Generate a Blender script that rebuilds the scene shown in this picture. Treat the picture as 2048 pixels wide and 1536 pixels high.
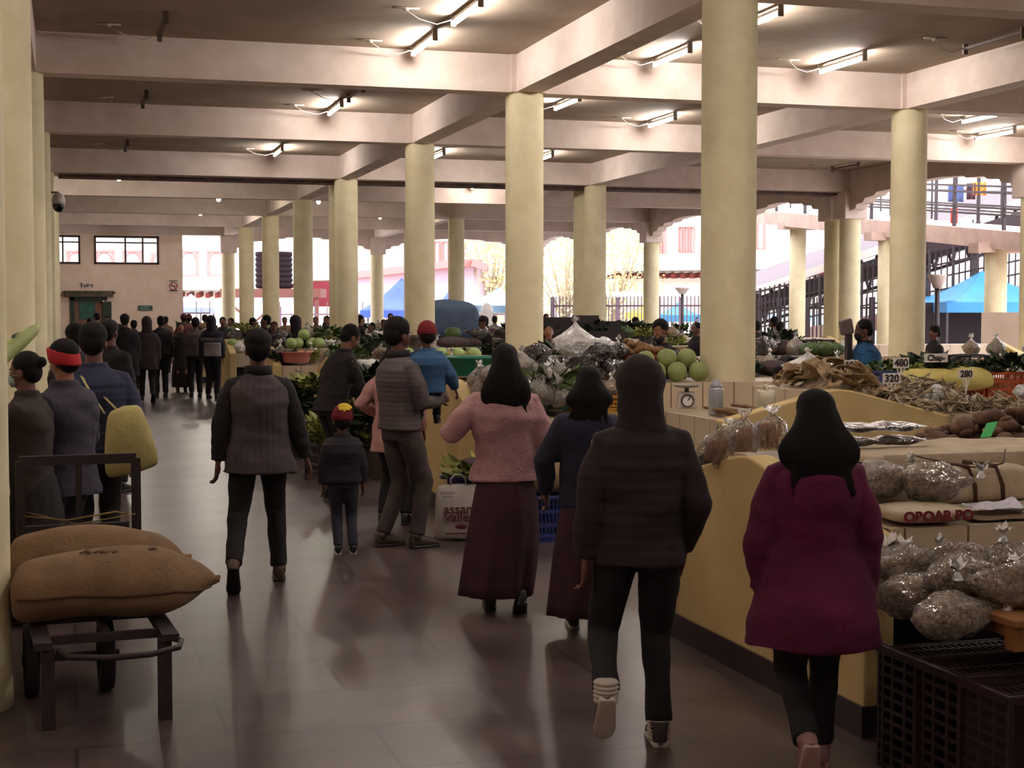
import bpy, math, random
from mathutils import Vector, Matrix, noise
V = Vector
random.seed(7)
SC = bpy.context.scene
for _o in list(bpy.data.objects): bpy.data.objects.remove(_o)
COL = SC.collection

# ---------------------------------------------------------------- camera
FPX = 3010.0; CAMZ = 1.75; YAW = math.radians(16.34); PITCH = math.radians(2.777)
cd = bpy.data.cameras.new('camera'); cam = bpy.data.objects.new('camera', cd); COL.objects.link(cam)
cd.sensor_width = 36; cd.lens = FPX / 2048 * 36; cd.clip_end = 400
cam.location = (0, 0, CAMZ); cam.rotation_euler = (math.pi / 2 - PITCH, 0, -YAW)
SC.camera = cam
# ---------------------------------------------------------------- light and exposure
SC.view_settings.view_transform = 'Standard'; SC.view_settings.look = 'None'
SC.view_settings.gamma = 1; SC.view_settings.exposure = 1.38
SC.cycles.use_denoising = True
SC.cycles.max_bounces = 7; SC.cycles.diffuse_bounces = 4; SC.cycles.transparent_max_bounces = 10
SC.cycles.sample_clamp_indirect = 6
W = bpy.data.worlds.new('world'); SC.world = W; W.use_nodes = True
wn = W.node_tree.nodes; bg = wn['Background']
bg.inputs[0].default_value = (0.98, 0.94, 1.0, 1); bg.inputs[1].default_value = 2.0
TUBE_STRENGTH = 74.0
BULB_STRENGTH = 260.0

# ---------------------------------------------------------------- pixel <-> place helpers (frame 2048 x 1536)
CX = V((math.cos(YAW), -math.sin(YAW), 0))
CF = V((math.sin(YAW) * math.cos(PITCH), math.cos(YAW) * math.cos(PITCH), -math.sin(PITCH)))
CU = CX.cross(CF)
def ray(px, py): return (CF * FPX + CX * (px - 1024) + CU * (768 - py)).normalized()
def PZ(px, py, z):
    r = ray(px, py); t = (z - CAMZ) / r.z; return V((0, 0, CAMZ)) + r * t
def PY(px, py, Y):
    r = ray(px, py); t = Y / r.y; return V((0, 0, CAMZ)) + r * t
def PX(px, py, X):
    r = ray(px, py); t = X / r.x; return V((0, 0, CAMZ)) + r * t
def PD(px, d):                      # floor point seen in column px at horizontal depth d along the view axis
    u = (px - 1024) / FPX * d
    return V((math.sin(YAW) * d + math.cos(YAW) * u, math.cos(YAW) * d - math.sin(YAW) * u, 0))
def dep(p): return p[0] * math.sin(YAW) + p[1] * math.cos(YAW)

# ---------------------------------------------------------------- materials
def lin(h):
    if isinstance(h, str):
        h = h.lstrip('#'); c = [int(h[i:i + 2], 16) / 255 for i in (0, 2, 4)]
    else: c = h
    return tuple(((x / 12.92) if x <= 0.04045 else ((x + 0.055) / 1.055) ** 2.4) for x in c) + (1,)
MATS = {}
def mat(name, col, rough=0.8, col2=None, nscale=8, bump=0.0, bscale=20, kind='noise', metal=0, spec=None,
        emit=0, alpha=1, sheen=0, coat=0, fac=(0.35, 0.65), trans=0, detail=4):
    if name in MATS: return MATS[name]
    m = bpy.data.materials.new(name); m.use_nodes = True; nt = m.node_tree; n = nt.nodes; L = nt.links
    b = n['Principled BSDF']; b.inputs['Base Color'].default_value = lin(col)
    b.inputs['Roughness'].default_value = rough; b.inputs['Metallic'].default_value = metal
    if spec is not None: b.inputs['Specular IOR Level'].default_value = spec
    if sheen: b.inputs['Sheen Weight'].default_value = sheen
    if coat: b.inputs['Coat Weight'].default_value = coat; b.inputs['Coat Roughness'].default_value = 0.15
    if trans: b.inputs['Transmission Weight'].default_value = trans
    if alpha < 1: b.inputs['Alpha'].default_value = alpha
    if emit:
        b.inputs['Emission Color'].default_value = lin(col); b.inputs['Emission Strength'].default_value = emit
    tc = n.new('ShaderNodeTexCoord')
    def tex(kind, sc):
        if kind == 'voronoi':
            t = n.new('ShaderNodeTexVoronoi'); t.inputs['Scale'].default_value = sc; o = t.outputs['Distance']
        elif kind.startswith('wave'):
            t = n.new('ShaderNodeTexWave'); t.inputs['Scale'].default_value = sc
            t.bands_direction = {'x': 'X', 'y': 'Y', 'z': 'Z'}[kind[4]] ; t.inputs['Distortion'].default_value = 1.2
            t.inputs['Detail'].default_value = 2; o = t.outputs['Fac']
        else:
            t = n.new('ShaderNodeTexNoise'); t.inputs['Scale'].default_value = sc; t.inputs['Detail'].default_value = detail
            t.inputs['Roughness'].default_value = 0.6; o = t.outputs['Fac']
        L.new(tc.outputs['Object'], t.inputs['Vector']); return o
    if col2 is not None:
        r = n.new('ShaderNodeValToRGB'); r.color_ramp.elements[0].position = fac[0]; r.color_ramp.elements[1].position = fac[1]
        r.color_ramp.elements[0].color = lin(col2); r.color_ramp.elements[1].color = lin(col)
        L.new(tex('noise' if kind.startswith('wave') and bump else kind, nscale), r.inputs[0]); L.new(r.outputs[0], b.inputs['Base Color'])
        if emit: L.new(r.outputs[0], b.inputs['Emission Color'])
    if bump:
        bp = n.new('ShaderNodeBump'); bp.inputs['Strength'].default_value = min(1, bump); bp.inputs['Distance'].default_value = 0.02 * max(1, bump)
        L.new(tex(kind if kind.startswith('wave') or kind == 'voronoi' else 'noise', bscale), bp.inputs['Height']); L.new(bp.outputs[0], b.inputs['Normal'])
    MATS[name] = m; return m
def film(name, tint='#e8e4e0', clear=0.6, rough=0.12, bump=0.9, bscale=14):
    if name in MATS: return MATS[name]
    m = bpy.data.materials.new(name); m.use_nodes = True; nt = m.node_tree; n = nt.nodes; L = nt.links
    b = n['Principled BSDF']; b.inputs['Base Color'].default_value = lin(tint); b.inputs['Roughness'].default_value = rough
    b.inputs['Specular IOR Level'].default_value = 1.0
    tr = n.new('ShaderNodeBsdfTransparent'); mx = n.new('ShaderNodeMixShader'); out = n['Material Output']
    lw = n.new('ShaderNodeLayerWeight'); lw.inputs[0].default_value = 0.25
    mr = n.new('ShaderNodeMapRange'); mr.inputs[3].default_value = 1 - clear; mr.inputs[4].default_value = min(.95, 1.35 - clear)
    L.new(lw.outputs['Facing'], mr.inputs[0]); L.new(mr.outputs[0], mx.inputs[0]); L.new(tr.outputs[0], mx.inputs[1]); L.new(b.outputs[0], mx.inputs[2])
    tc = n.new('ShaderNodeTexCoord'); t = n.new('ShaderNodeTexNoise'); t.inputs['Scale'].default_value = bscale; t.inputs['Detail'].default_value = 3
    t.inputs['Distortion'].default_value = 1.5
    bp = n.new('ShaderNodeBump'); bp.inputs['Strength'].default_value = bump; bp.inputs['Distance'].default_value = 0.05
    L.new(tc.outputs['Object'], t.inputs[0]); L.new(t.outputs[0], bp.inputs['Height']); L.new(bp.outputs[0], b.inputs['Normal'])
    gl = n.new('ShaderNodeBsdfGlossy'); gl.inputs['Roughness'].default_value = rough; L.new(bp.outputs[0], gl.inputs['Normal'])
    m2 = n.new('ShaderNodeMixShader'); fr = n.new('ShaderNodeFresnel'); fr.inputs['IOR'].default_value = 1.55; L.new(bp.outputs[0], fr.inputs['Normal'])
    L.new(fr.outputs[0], m2.inputs[0]); L.new(mx.outputs[0], m2.inputs[1]); L.new(gl.outputs[0], m2.inputs[2])
    L.new(m2.outputs[0], out.inputs['Surface']); MATS[name] = m; return m

# ---------------------------------------------------------------- mesh collector
def frame_from(d, up=V((0, 0, 1))):
    d = d.normalized(); x = d.cross(up)
    if x.length < 1e-3: x = d.cross(V((0, 1, 0)))
    x.normalize(); return x, x.cross(d).normalized()
BAKE = []
class MB:
    def __init__(s): s.v = []; s.f = []
    def add(s, vs, fs):
        k = len(s.v); s.v += [tuple(p) for p in vs]; s.f += [tuple(i + k for i in f) for f in fs]; return s
    def box(s, c, d, rz=0, M=None, taper=1):
        x, y, z = d[0] / 2, d[1] / 2, d[2] / 2
        vs = [V((a * x * (taper if c_ > 0 else 1), b * y * (taper if c_ > 0 else 1), c_ * z)) for c_ in (-1, 1) for b in (-1, 1) for a in (-1, 1)]
        R = M or Matrix.Rotation(rz, 3, 'Z'); vs = [R @ p + V(c) for p in vs]
        return s.add(vs, [(0, 2, 3, 1), (4, 5, 7, 6), (0, 1, 5, 4), (2, 6, 7, 3), (0, 4, 6, 2), (1, 3, 7, 5)])
    def bb(s, a, b): return s.box([(a[i] + b[i]) / 2 for i in range(3)], [abs(b[i] - a[i]) for i in range(3)])
    def bar(s, a, b, w, h=None, up=V((0, 0, 1))):
        a = V(a); b = V(b); h = h or w; x, y = frame_from(b - a, up)
        vs = [p + x * i * w / 2 + y * j * h / 2 for p in (a, b) for i, j in ((-1, -1), (1, -1), (1, 1), (-1, 1))]
        return s.add(vs, [(0, 1, 2, 3), (7, 6, 5, 4), (0, 4, 5, 1), (1, 5, 6, 2), (2, 6, 7, 3), (3, 7, 4, 0)])
    def tube(s, pts, r, n=8, caps=True, flat=1.0):
        pts = [V(p) for p in pts]; m = len(pts); r = [r] * m if not hasattr(r, '__len__') else list(r)
        vs = []; x = None
        for i, p in enumerate(pts):
            d = (pts[min(i + 1, m - 1)] - pts[max(i - 1, 0)])
            if d.length < 1e-6: d = V((0, 0, 1))
            d.normalize()
            if x is None: x, y = frame_from(d)
            else:
                x = (x - d * x.dot(d)).normalized(); y = x.cross(d)
            for k in range(n):
                a = 2 * math.pi * k / n; vs.append(p + x * math.cos(a) * r[i] + y * math.sin(a) * r[i] * flat)
        fs = [(i * n + k, i * n + (k + 1) % n, (i + 1) * n + (k + 1) % n, (i + 1) * n + k) for i in range(m - 1) for k in range(n)]
        if caps: fs += [tuple(range(n - 1, -1, -1)), tuple((m - 1) * n + k for k in range(n))]
        return s.add(vs, fs)
    def loft(s, rings, n=20, caps=True):
        # ring = (centre, axis vector x * rx, axis vector y * ry, squareness)
        vs = []
        for R in rings:
            c, ax, ay = V(R[0]), V(R[1]), V(R[2]); q = R[3] if len(R) > 3 else 1
            for k in range(n):
                a = 2 * math.pi * k / n; ca, sa = math.cos(a), math.sin(a)
                ca = math.copysign(abs(ca) ** q, ca); sa = math.copysign(abs(sa) ** q, sa)
                vs.append(c + ax * ca + ay * sa)
        m = len(rings)
        fs = [(i * n + k, i * n + (k + 1) % n, (i + 1) * n + (k + 1) % n, (i + 1) * n + k) for i in range(m - 1) for k in range(n)]
        if caps: fs += [tuple(range(n - 1, -1, -1)), tuple((m - 1) * n + k for k in range(n))]
        return s.add(vs, fs)
    def ell(s, c, r, M=None, n=14, m=9):
        c = V(c); M = M or Matrix.Identity(3); vs = [c + M @ V((0, 0, -r[2]))]
        for j in range(1, m):
            t = -math.pi / 2 + math.pi * j / m
            for k in range(n):
                a = 2 * math.pi * k / n; vs.append(c + M @ V((r[0] * math.cos(t) * math.cos(a), r[1] * math.cos(t) * math.sin(a), r[2] * math.sin(t))))
        vs.append(c + M @ V((0, 0, r[2]))); e = len(vs) - 1
        fs = [(0, 1 + (k + 1) % n, 1 + k) for k in range(n)]
        fs += [(1 + j * n + k, 1 + j * n + (k + 1) % n, 1 + (j + 1) * n + (k + 1) % n, 1 + (j + 1) * n + k) for j in range(m - 2) for k in range(n)]
        fs += [(e, 1 + (m - 2) * n + k, 1 + (m - 2) * n + (k + 1) % n) for k in range(n)]
        return s.add(vs, fs)
    def lathe(s, prof, c=(0, 0, 0), n=24, sx=1, sy=1, caps=True):
        return s.loft([(V(c) + V((0, 0, z)), V((r * sx, 0, 0)), V((0, r * sy, 0))) for r, z in prof], n, caps)
    def prism(s, poly, a, b, axis='x'):
        # poly in the two remaining axes, extruded from a to b along axis
        def P(t, u, v): return {'x': (t, u, v), 'y': (u, t, v), 'z': (u, v, t)}[axis]
        n = len(poly); vs = [P(t, u, v) for t in (a, b) for u, v in poly]
        return s.add(vs, [tuple(range(n - 1, -1, -1)), tuple(range(n, 2 * n))] + [(k, (k + 1) % n, n + (k + 1) % n, n + k) for k in range(n)])
    def sheet(s, fn, nu, nv, thick=0):
        vs = [V(fn(i / nu, j / nv)) for j in range(nv + 1) for i in range(nu + 1)]; w = nu + 1
        fs = [(j * w + i, j * w + i + 1, (j + 1) * w + i + 1, (j + 1) * w + i) for j in range(nv) for i in range(nu)]
        if thick:
            k = len(vs); vs = vs + [p + V((0, 0, -thick)) for p in vs]; fs = fs + [tuple(k + i for i in reversed(f)) for f in fs]
            bd = [i for i in range(nu + 1)] + [j * w + nu for j in range(1, nv + 1)] + [nv * w + i for i in range(nu - 1, -1, -1)] + [j * w for j in range(nv - 1, 0, -1)]
            fs += [(bd[q], k + bd[q], k + bd[(q + 1) % len(bd)], bd[(q + 1) % len(bd)]) for q in range(len(bd))]
        return s.add(vs, fs)
    def warp(s, fn, k0=0):
        s.v = s.v[:k0] + [tuple(fn(V(p))) for p in s.v[k0:]]; return s
    def jitter(s, amp, freq, seed=0, k0=0):
        o = V((seed * 7.3, seed * 3.1, seed * 1.7))
        return s.warp(lambda p: p + noise.noise_vector(p * freq + o) * amp, k0)
    def build(s, name, m, parent=None, smooth=True, bevel=0, remesh=0, sm=0, disp=None, solid=0, loc=None, rot=None, subd=0):
        me = bpy.data.meshes.new(name); me.from_pydata(s.v, [], s.f); me.update()
        if smooth: me.polygons.foreach_set('use_smooth', [True] * len(me.polygons))
        if m is not None: me.materials.append(m)
        o = bpy.data.objects.new(name, me); COL.objects.link(o)
        if parent is not None: o.parent = parent
        if loc is not None: o.location = loc
        if rot is not None: o.rotation_euler = rot
        if remesh:
            q = o.modifiers.new('r', 'REMESH'); q.mode = 'VOXEL'; q.voxel_size = remesh; q.use_smooth_shade = True
        if sm: q = o.modifiers.new('s', 'SMOOTH'); q.factor = 0.5; q.iterations = sm
        if solid: q = o.modifiers.new('t', 'SOLIDIFY'); q.thickness = solid
        if subd: q = o.modifiers.new('u', 'SUBSURF'); q.levels = subd; q.render_levels = subd
        if bevel:
            q = o.modifiers.new('b', 'BEVEL'); q.width = bevel; q.segments = 2; q.limit_method = 'ANGLE'; q.angle_limit = 0.7
        if disp:
            o['_d'] = disp
        if remesh or sm or solid or bevel or subd or disp: BAKE.append((o, disp))
        return o
def bake_all():
    dg = bpy.context.evaluated_depsgraph_get(); done = {}
    for o, disp in BAKE:
        me = bpy.data.meshes.new_from_object(o.evaluated_get(dg), preserve_all_data_layers=False, depsgraph=dg)
        if disp:
            amp, freq, zs = disp
            sd = V((hash(o.name) % 97, 0, 0)) if 0 else V((len(o.name) * 3.1, 0, 0))
            me2 = me.vertices; co = [0.0] * (3 * len(me2)); me2.foreach_get('co', co)
            nn = [0.0] * (3 * len(me2)); me2.foreach_get('normal', nn)
            for i in range(0, len(co), 3):
                p = V((co[i] * freq, co[i + 1] * freq, co[i + 2] * freq * zs)) + sd
                d = noise.noise(p) * amp + noise.noise(p * 2.3) * amp * .4
                co[i] += nn[i] * d; co[i + 1] += nn[i + 1] * d; co[i + 2] += nn[i + 2] * d
            me2.foreach_set('co', co); me.update()
        o.modifiers.clear(); o.data = me
        if '_d' in o: del o['_d']
    BAKE.clear()

def tag(o, label=None, cat=None, group=None, kind=None):
    if label: o['label'] = label
    if cat: o['category'] = cat
    if group: o['group'] = group
    if kind: o['kind'] = kind
    return o
def thing(name, label, cat, loc=(0, 0, 0), rz=0, group=None, kind=None):
    o = bpy.data.objects.new(name, None); COL.objects.link(o); o.location = loc; o.rotation_euler = (0, 0, rz)
    o.empty_display_size = 0.1
    return tag(o, label, cat, group, kind)
def dup(root, loc, rz=None, label=None, group=None, scale=None, rot=None):
    r = root.copy(); COL.objects.link(r); r.location = loc
    if rz is not None: r.rotation_euler = (0, 0, rz)
    if rot is not None: r.rotation_euler = rot
    if scale is not None: r.scale = (scale,) * 3 if not hasattr(scale, '__len__') else scale
    if label: r['label'] = label
    if group: r['group'] = group
    for ch in list(root.children):
        c = ch.copy(); COL.objects.link(c); c.parent = r
        for g in list(ch.children):
            d = g.copy(); COL.objects.link(d); d.parent = c
    return r
def place(o, loc, rz=0, label=None, scale=None, rot=None):
    o.location = loc; o.rotation_euler = rot or (0, 0, rz)
    if scale is not None: o.scale = (scale,) * 3 if not hasattr(scale, '__len__') else scale
    if label: o['label'] = label
    return o
class Proto:
    """first use moves the original, later uses copy it"""
    def __init__(s, make): s.make = make; s.o = None; s.used = False
    def put(s, loc, rz=0, label=None, scale=None, rot=None, group=None):
        if s.o is None: s.o = s.make(); bake_text(); bake_all()
        if not s.used:
            s.used = True; o = place(s.o, loc, rz, label, scale, rot)
            if group: o['group'] = group
            return o
        return dup(s.o, loc, rz if rot is None else None, label, group, scale, rot)
def text(name, body, size, m, parent, loc, rot, ext=0.0015, sx=1, align='CENTER', bold=0):
    c = bpy.data.curves.new(name, 'FONT'); c.body = body; c.size = size; c.extrude = ext; c.align_x = align; c.align_y = 'CENTER'
    c.offset = bold
    c.materials.append(m); o = bpy.data.objects.new(name, c); COL.objects.link(o); o.parent = parent
    o.location = loc; o.rotation_euler = rot; o.scale = (sx, 1, 1); TEXTS.append(o); return o
TEXTS = []
def bake_text():
    dg = bpy.context.evaluated_depsgraph_get()
    for o in TEXTS:
        me = bpy.data.meshes.new_from_object(o.evaluated_get(dg)); n = bpy.data.objects.new(o.name, me); COL.objects.link(n)
        n.parent = o.parent; n.location = o.location; n.rotation_euler = o.rotation_euler; n.scale = o.scale
        nm = o.name; bpy.data.objects.remove(o); n.name = nm
    TEXTS.clear()
R = math.radians
# ================================================================= the setting
XR = [-0.52, 5.74, 11.43, 17.87]
YR = [0.1, 7.0, 12.6, 19.0, 25.15, 32.3, 33.05, 38.6, 45.1, 51.5, 57.6]
BZ = 4.575; CZ = 5.06; CR = 0.25
m_col = mat('column_paint', '#dad0ac', .8, '#cec29c', 3, .15, 30)
m_beam = mat('beam_paint', '#ddcdc4', .85, '#cfbdb2', 2.2, .1, 20)
m_ceil = mat('ceiling_paint', '#a3917f', .9, '#93816f', 1.5, .1, 12)
m_dirty = mat('stained_concrete', '#6a5148', .9, '#3f2c28', 6, .3, 12)
m_wallp = mat('wall_paint', '#f0dccb', .85, '#e8d0bc', 2, .05, 20)
m_floor = None
def floor_mat():
    m = mat('floor_stone', '#5e4e4c', .3, '#443736', 1.6, 0, 8)
    nt = m.node_tree; n = nt.nodes; L = nt.links; b = n['Principled BSDF']
    tc = n.new('ShaderNodeTexCoord'); bk = n.new('ShaderNodeTexBrick'); bk.offset = 0.5
    bk.inputs['Scale'].default_value = 1; bk.inputs['Brick Width'].default_value = 1.2; bk.inputs['Row Height'].default_value = .62
    bk.inputs['Mortar Size'].default_value = .009
    bk.inputs['Color1'].default_value = (1, 1, 1, 1); bk.inputs['Color2'].default_value = (.78, .76, .76, 1); bk.inputs['Mortar'].default_value = (.35, .33, .33, 1)
    mx = n.new('ShaderNodeMix'); mx.data_type = 'RGBA'; mx.blend_type = 'MULTIPLY'; mx.inputs[0].default_value = .8
    src = b.inputs['Base Color'].links[0].from_socket
    L.new(tc.outputs['Object'], bk.inputs['Vector']); L.new(src, mx.inputs[6]); L.new(bk.outputs[0], mx.inputs[7]); L.new(mx.outputs[2], b.inputs['Base Color'])
    ns = n.new('ShaderNodeTexNoise'); ns.inputs['Scale'].default_value = .7; ns.inputs['Detail'].default_value = 1
    mr = n.new('ShaderNodeMapRange'); mr.inputs[3].default_value = .28; mr.inputs[4].default_value = .36
    L.new(tc.outputs['Object'], ns.inputs[0]); L.new(ns.outputs[0], mr.inputs[0]); L.new(mr.outputs[0], b.inputs['Roughness'])
    return m
def struct(name, mb, m, label=None, cat=None, smooth=False, group=None, **k):
    o = mb.build(name, m, None, smooth, **k); tag(o, label, cat, group, 'structure'); return o
struct('floor', MB().bb((-4.2, -4, -.1), (18.6, 58.2, 0)), floor_mat(), 'polished dark grey stone floor of the market hall', 'floor')
struct('ground', MB().bb((-80, -60, -.4), (140, 200, -.12)), mat('yard_paving', '#cfc8c0', .9, '#bdb6ae', .5), 'pale paved yard outside the hall', 'ground')
struct('ceiling', MB().bb((-4.2, -4, CZ), (18.6, 32.62, CZ + .2)), m_ceil, 'brown concrete ceiling over the near half of the hall', 'ceiling')
struct('ceiling_far', MB().bb((-4.2, 32.74, CZ), (18.6, 58.2, CZ + .2)), m_ceil, 'concrete ceiling beyond the expansion gap', 'ceiling')
struct('wall_left', MB().bb((-4.2, -4, 0), (-4, 58, CZ)), m_wallp, 'added unseen cream wall enclosing the light on the left', 'wall')  # unseen wall added to enclose the light behind the left columns
struct('wall_back', MB().bb((-4.2, -4.2, 0), (18.6, -4, CZ)), m_wallp, 'added unseen cream wall keeping daylight out at the near end', 'wall')  # unseen wall added behind the camera to darken the foreground
struct('wall_right', MB().bb((18.4, -4, 0), (18.6, 17.5, CZ)), m_wallp, 'added unseen cream wall blocking daylight at the near right', 'wall')  # unseen wall added along the open side to cut daylight up front
# columns
def column(x, y, per=False):
    m = MB()
    top = 3.94 if per else BZ
    m.lathe([(CR * 1.02, 0), (CR * 1.02, .12), (CR, .14), (CR, top - .06), (CR * .99, top - .02), (CR * 1.03, top + .02)], (x, y, 0), 40)
    side = {-.52: 'left row', 5.74: 'first row beside the aisle', 11.43: 'second row from the aisle', 17.87: 'outer row by the yard'}[x]
    k = YR.index(y) if y in YR else 0
    cnt = ['nearest', 'second', 'third', 'fourth', 'fifth', 'sixth', 'seventh', 'eighth', 'ninth', 'tenth', 'eleventh']
    k0 = {-.52: 1, 5.74: 2, 11.43: 3, 17.87: 4}[x]
    o = m.build('column', m_col, None, True)
    tag(o, 'round cream painted concrete column, %s of the %s' % (cnt[max(0, k - k0)], side), 'column', 'round columns of the hall', 'structure')
    if per:
        MB().bb((x - .3, y - .3, 3.93), (x + .3, y + .3, BZ + .01)).build('capital', m_beam, o, False, bevel=.015)
for x in XR:
    for y in YR:
        if y == .1 or (x == -.52 and y < 5) or (x == 17.87 and y < 19): continue
        if x == -.52 and y > 50: continue
        if x in (5.74, 11.43) and y == 7.0: continue
        column(x, y, x == 17.87 or (y == 57.6 and x > 0))
# beams
def beam_x(y, x0=-4, x1=18.2, w=.34, bz=BZ):
    m = MB().bb((x0, y - w / 2, bz), (x1, y + w / 2, CZ))
    for x in XR: m.bb((x - .24, y - w / 2 - .035, bz + .001), (x + .24, y + w / 2 + .035, CZ))
    return m
nth = ['above the camera', 'over the first hanging lamps', 'nearest across the picture', 'second across the picture', 'third across the picture', 'last before the expansion gap',
       'first beyond the expansion gap', 'second beyond the expansion gap', 'third beyond the expansion gap', 'fourth beyond the expansion gap', 'over the end wall']
for i, y in enumerate(YR):
    struct('ceiling_beam', beam_x(y), m_beam, 'pale concrete ceiling beam, ' + nth[i], 'beam', group='concrete ceiling beams')
for i, x in enumerate(XR):
    for a, b, t in ((-4, 32.46, 'near half'), (32.9, 57.9, 'far half')):
        struct('ceiling_beam', MB().bb((x - .17, a, BZ + .004), (x + .17, b, CZ)), m_beam,
               'long concrete beam over the %s of columns, %s of the hall' % (['left row', 'first row', 'second row', 'outer row'][i], t), 'beam', group='concrete ceiling beams')
struct('trim_1', MB().bb((-.2, 32.40, BZ - .07), (17.9, 32.95, BZ - .012)), m_dirty, 'dark stained metal strip along the expansion gap', 'trim')
# arched brackets of the perimeter
prof = [(.29, 3.95), (.29, 4.12), (.5, 4.15), (.56, 4.25), (.86, 4.28), (.95, 4.37), (1.35, 4.40), (1.47, 4.47), (2.1, 4.49), (2.2, 4.54), (3.05, 4.58), (3.05, 4.7), (.29, 4.7)]
def bracket(x, y, dx, dy):
    m = MB(); th = .15; vs = []
    for t in (-th, th):
        for s_, z in prof: vs.append((x + dx * s_ + dy * t, y + dy * s_ + dx * t, z))
    n = len(prof)
    m.add(vs, [tuple(range(n - 1, -1, -1)), tuple(range(n, 2 * n))] + [(k, (k + 1) % n, n + (k + 1) % n, n + k) for k in range(n)])
    where = 'towards the camera' if dy < 0 else 'away from the camera' if dy > 0 else 'towards the outer row' if dx > 0 else 'towards the aisle'
    struct('bracket', m, m_beam, 'scalloped plaster arch bracket on the column at %d metres, running %s' % (round(y), where), 'bracket', group='scalloped arch brackets')
for y in YR:
    if y < 19: continue
    if y != 33.05: bracket(17.87, y, 0, -1)
    if y != 32.3 and y < 57: bracket(17.87, y, 0, 1)
for x in (5.74, 11.43):
    bracket(x, 57.6, 1, 0)
    if x > 6: bracket(x, 57.6, -1, 0)
bracket(17.87, 57.6, -1, 0)

# end wall with windows and the door
WY = 57.45
def wp(px, py): p = PY(px, py, WY); return p.x, p.z
wx1 = wp(366, 600)[0]
w1 = wp(188, 471) + wp(318, 529); w2 = (wp(90, 471)[0], w1[1]) + (wp(160, 471)[0], w1[3])
d_ = wp(147, 600) + wp(207, 600)
doorx0, doorx1, doorz = d_[0], d_[2], 2.15
m = MB()
zt = w1[1]; zb = w1[3]
T = WY + .25
for a, b in ((-4, w2[0]), (w2[2], w1[0]), (w1[2], wx1)): m.bb((a, WY, zb), (b, T, zt))
m.bb((-4, WY, zt), (wx1, T, BZ + .05)); m.bb((-4, WY, 0), (doorx0, T, zb)); m.bb((doorx1, WY, 0), (wx1, T, zb)); m.bb((doorx0, WY, doorz), (doorx1, T, zb))
struct('wall_end', m, m_wallp, 'peach painted end wall with clerestory windows and a door', 'wall')
m_frame = mat('window_wood', '#3c2a26', .6)
m_glassy = film('window_glass', '#ffffff', .93, .05, 0)
def window(nm, a, mull):
    x0, z1, x1, z0 = a
    f = MB(); t = .07
    f.bb((x0, WY - .04, z0), (x0 + t, T, z1)); f.bb((x1 - t, WY - .04, z0), (x1, T, z1)); f.bb((x0, WY - .04, z1 - t), (x1, T, z1)); f.bb((x0, WY - .04, z0), (x1, T, z0 + t))
    for q in mull: xx = x0 + (x1 - x0) * q; f.bb((xx - .03, WY + .02, z0), (xx + .03, T - .05, z1))
    f.bb((x0, WY + .03, z0 + (z1 - z0) * .74), (x1, T - .06, z0 + (z1 - z0) * .74 + .05))
    o = struct(nm, f, m_frame, 'dark framed clerestory window ' + ('cut off by the left columns' if nm == 'window_2' else 'above the toilet door side of the end wall'), 'window')
    tag(MB().bb((x0 + .05, WY + .12, z0 + .05), (x1 - .05, WY + .13, z1 - .05)).build('window_pane', m_glassy, o, False), 'clear glass pane')
window('window_1', w1, (.48, .75)); window('window_2', w2, (.5,))
dr = struct('door_1', MB().bb((doorx0 + .02, WY + .08, 0), (doorx1 - .02, WY + .14, doorz)), mat('door_wood', '#8a6450', .6, '#7a5646', 4), 'brown wooden toilet door in a dark green frame', 'door')
f = MB(); g = .13
f.bb((doorx0 - g, WY - .06, 0), (doorx0 + .03, WY + .1, doorz + .1)); f.bb((doorx1 - .03, WY - .06, 0), (doorx1 + .28, WY + .1, doorz - .05)); f.bb((doorx0 - g, WY - .06, doorz - .02), (doorx1 + g, WY + .1, doorz + .12))
f.build('door_frame', mat('green_frame', '#2c3a30', .6), dr, False)
MB().bb((doorx0 + .2, WY + .05, 1.45), (doorx1 - .3, WY + .075, doorz - .05)).build('door_notice', mat('door_notice', '#1f4a44', .5, '#2e6a5c', 9), dr, False)
lt = MB().bb((doorx0 - .35, WY - .22, doorz + .12), (doorx1 + .35, WY, doorz + .34))
for i in range(8): lt.ell((doorx0 - .25 + i * .24, WY - .24, doorz + .27), (.06, .03, .05), n=8, m=5)
struct('trim_2', lt, mat('lintel_paint', '#6a604c', .7, '#3c3a30', 12), 'carved painted lintel with white dots over the toilet door', 'trim')
m_ink = mat('dark_ink', '#2a2020', .7); m_signw = mat('sign_white', '#e6d8cc', .6); m_red = mat('sign_red', '#a83030', .6)
a = wp(162, 562) + wp(184, 576)
s = tag(MB().bb((a[0], WY - .03, a[3]), (a[2], WY - .001, a[1])).build('toilet_sign', m_signw, None, False), 'small white Toilet sign on the end wall above the door', 'sign')
text('lettering', 'Toilet', .19, m_ink, s, ((a[0] + a[2]) / 2, WY - .035, a[3] + .09), (R(90), 0, 0), bold=.006)
a = wp(335, 560) + wp(358, 584); cx = (a[0] + a[2]) / 2; cz = (a[1] + a[3]) / 2
s = tag(MB().bb((a[0], WY - .03, a[3]), (a[2], WY - .001, a[1])).build('no_smoking_sign', m_signw, None, False), 'white no smoking sign with a red barred circle on the end wall', 'sign')
k = MB(); k.tube([(cx + .14 * math.cos(t / 24 * 2 * math.pi), WY - .04, cz + .14 * math.sin(t / 24 * 2 * math.pi)) for t in range(25)], .018, 6)
k.bar((cx - .1, WY - .04, cz + .1), (cx + .1, WY - .04, cz - .1), .03); k.build('barred_circle', m_red, s)
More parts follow.
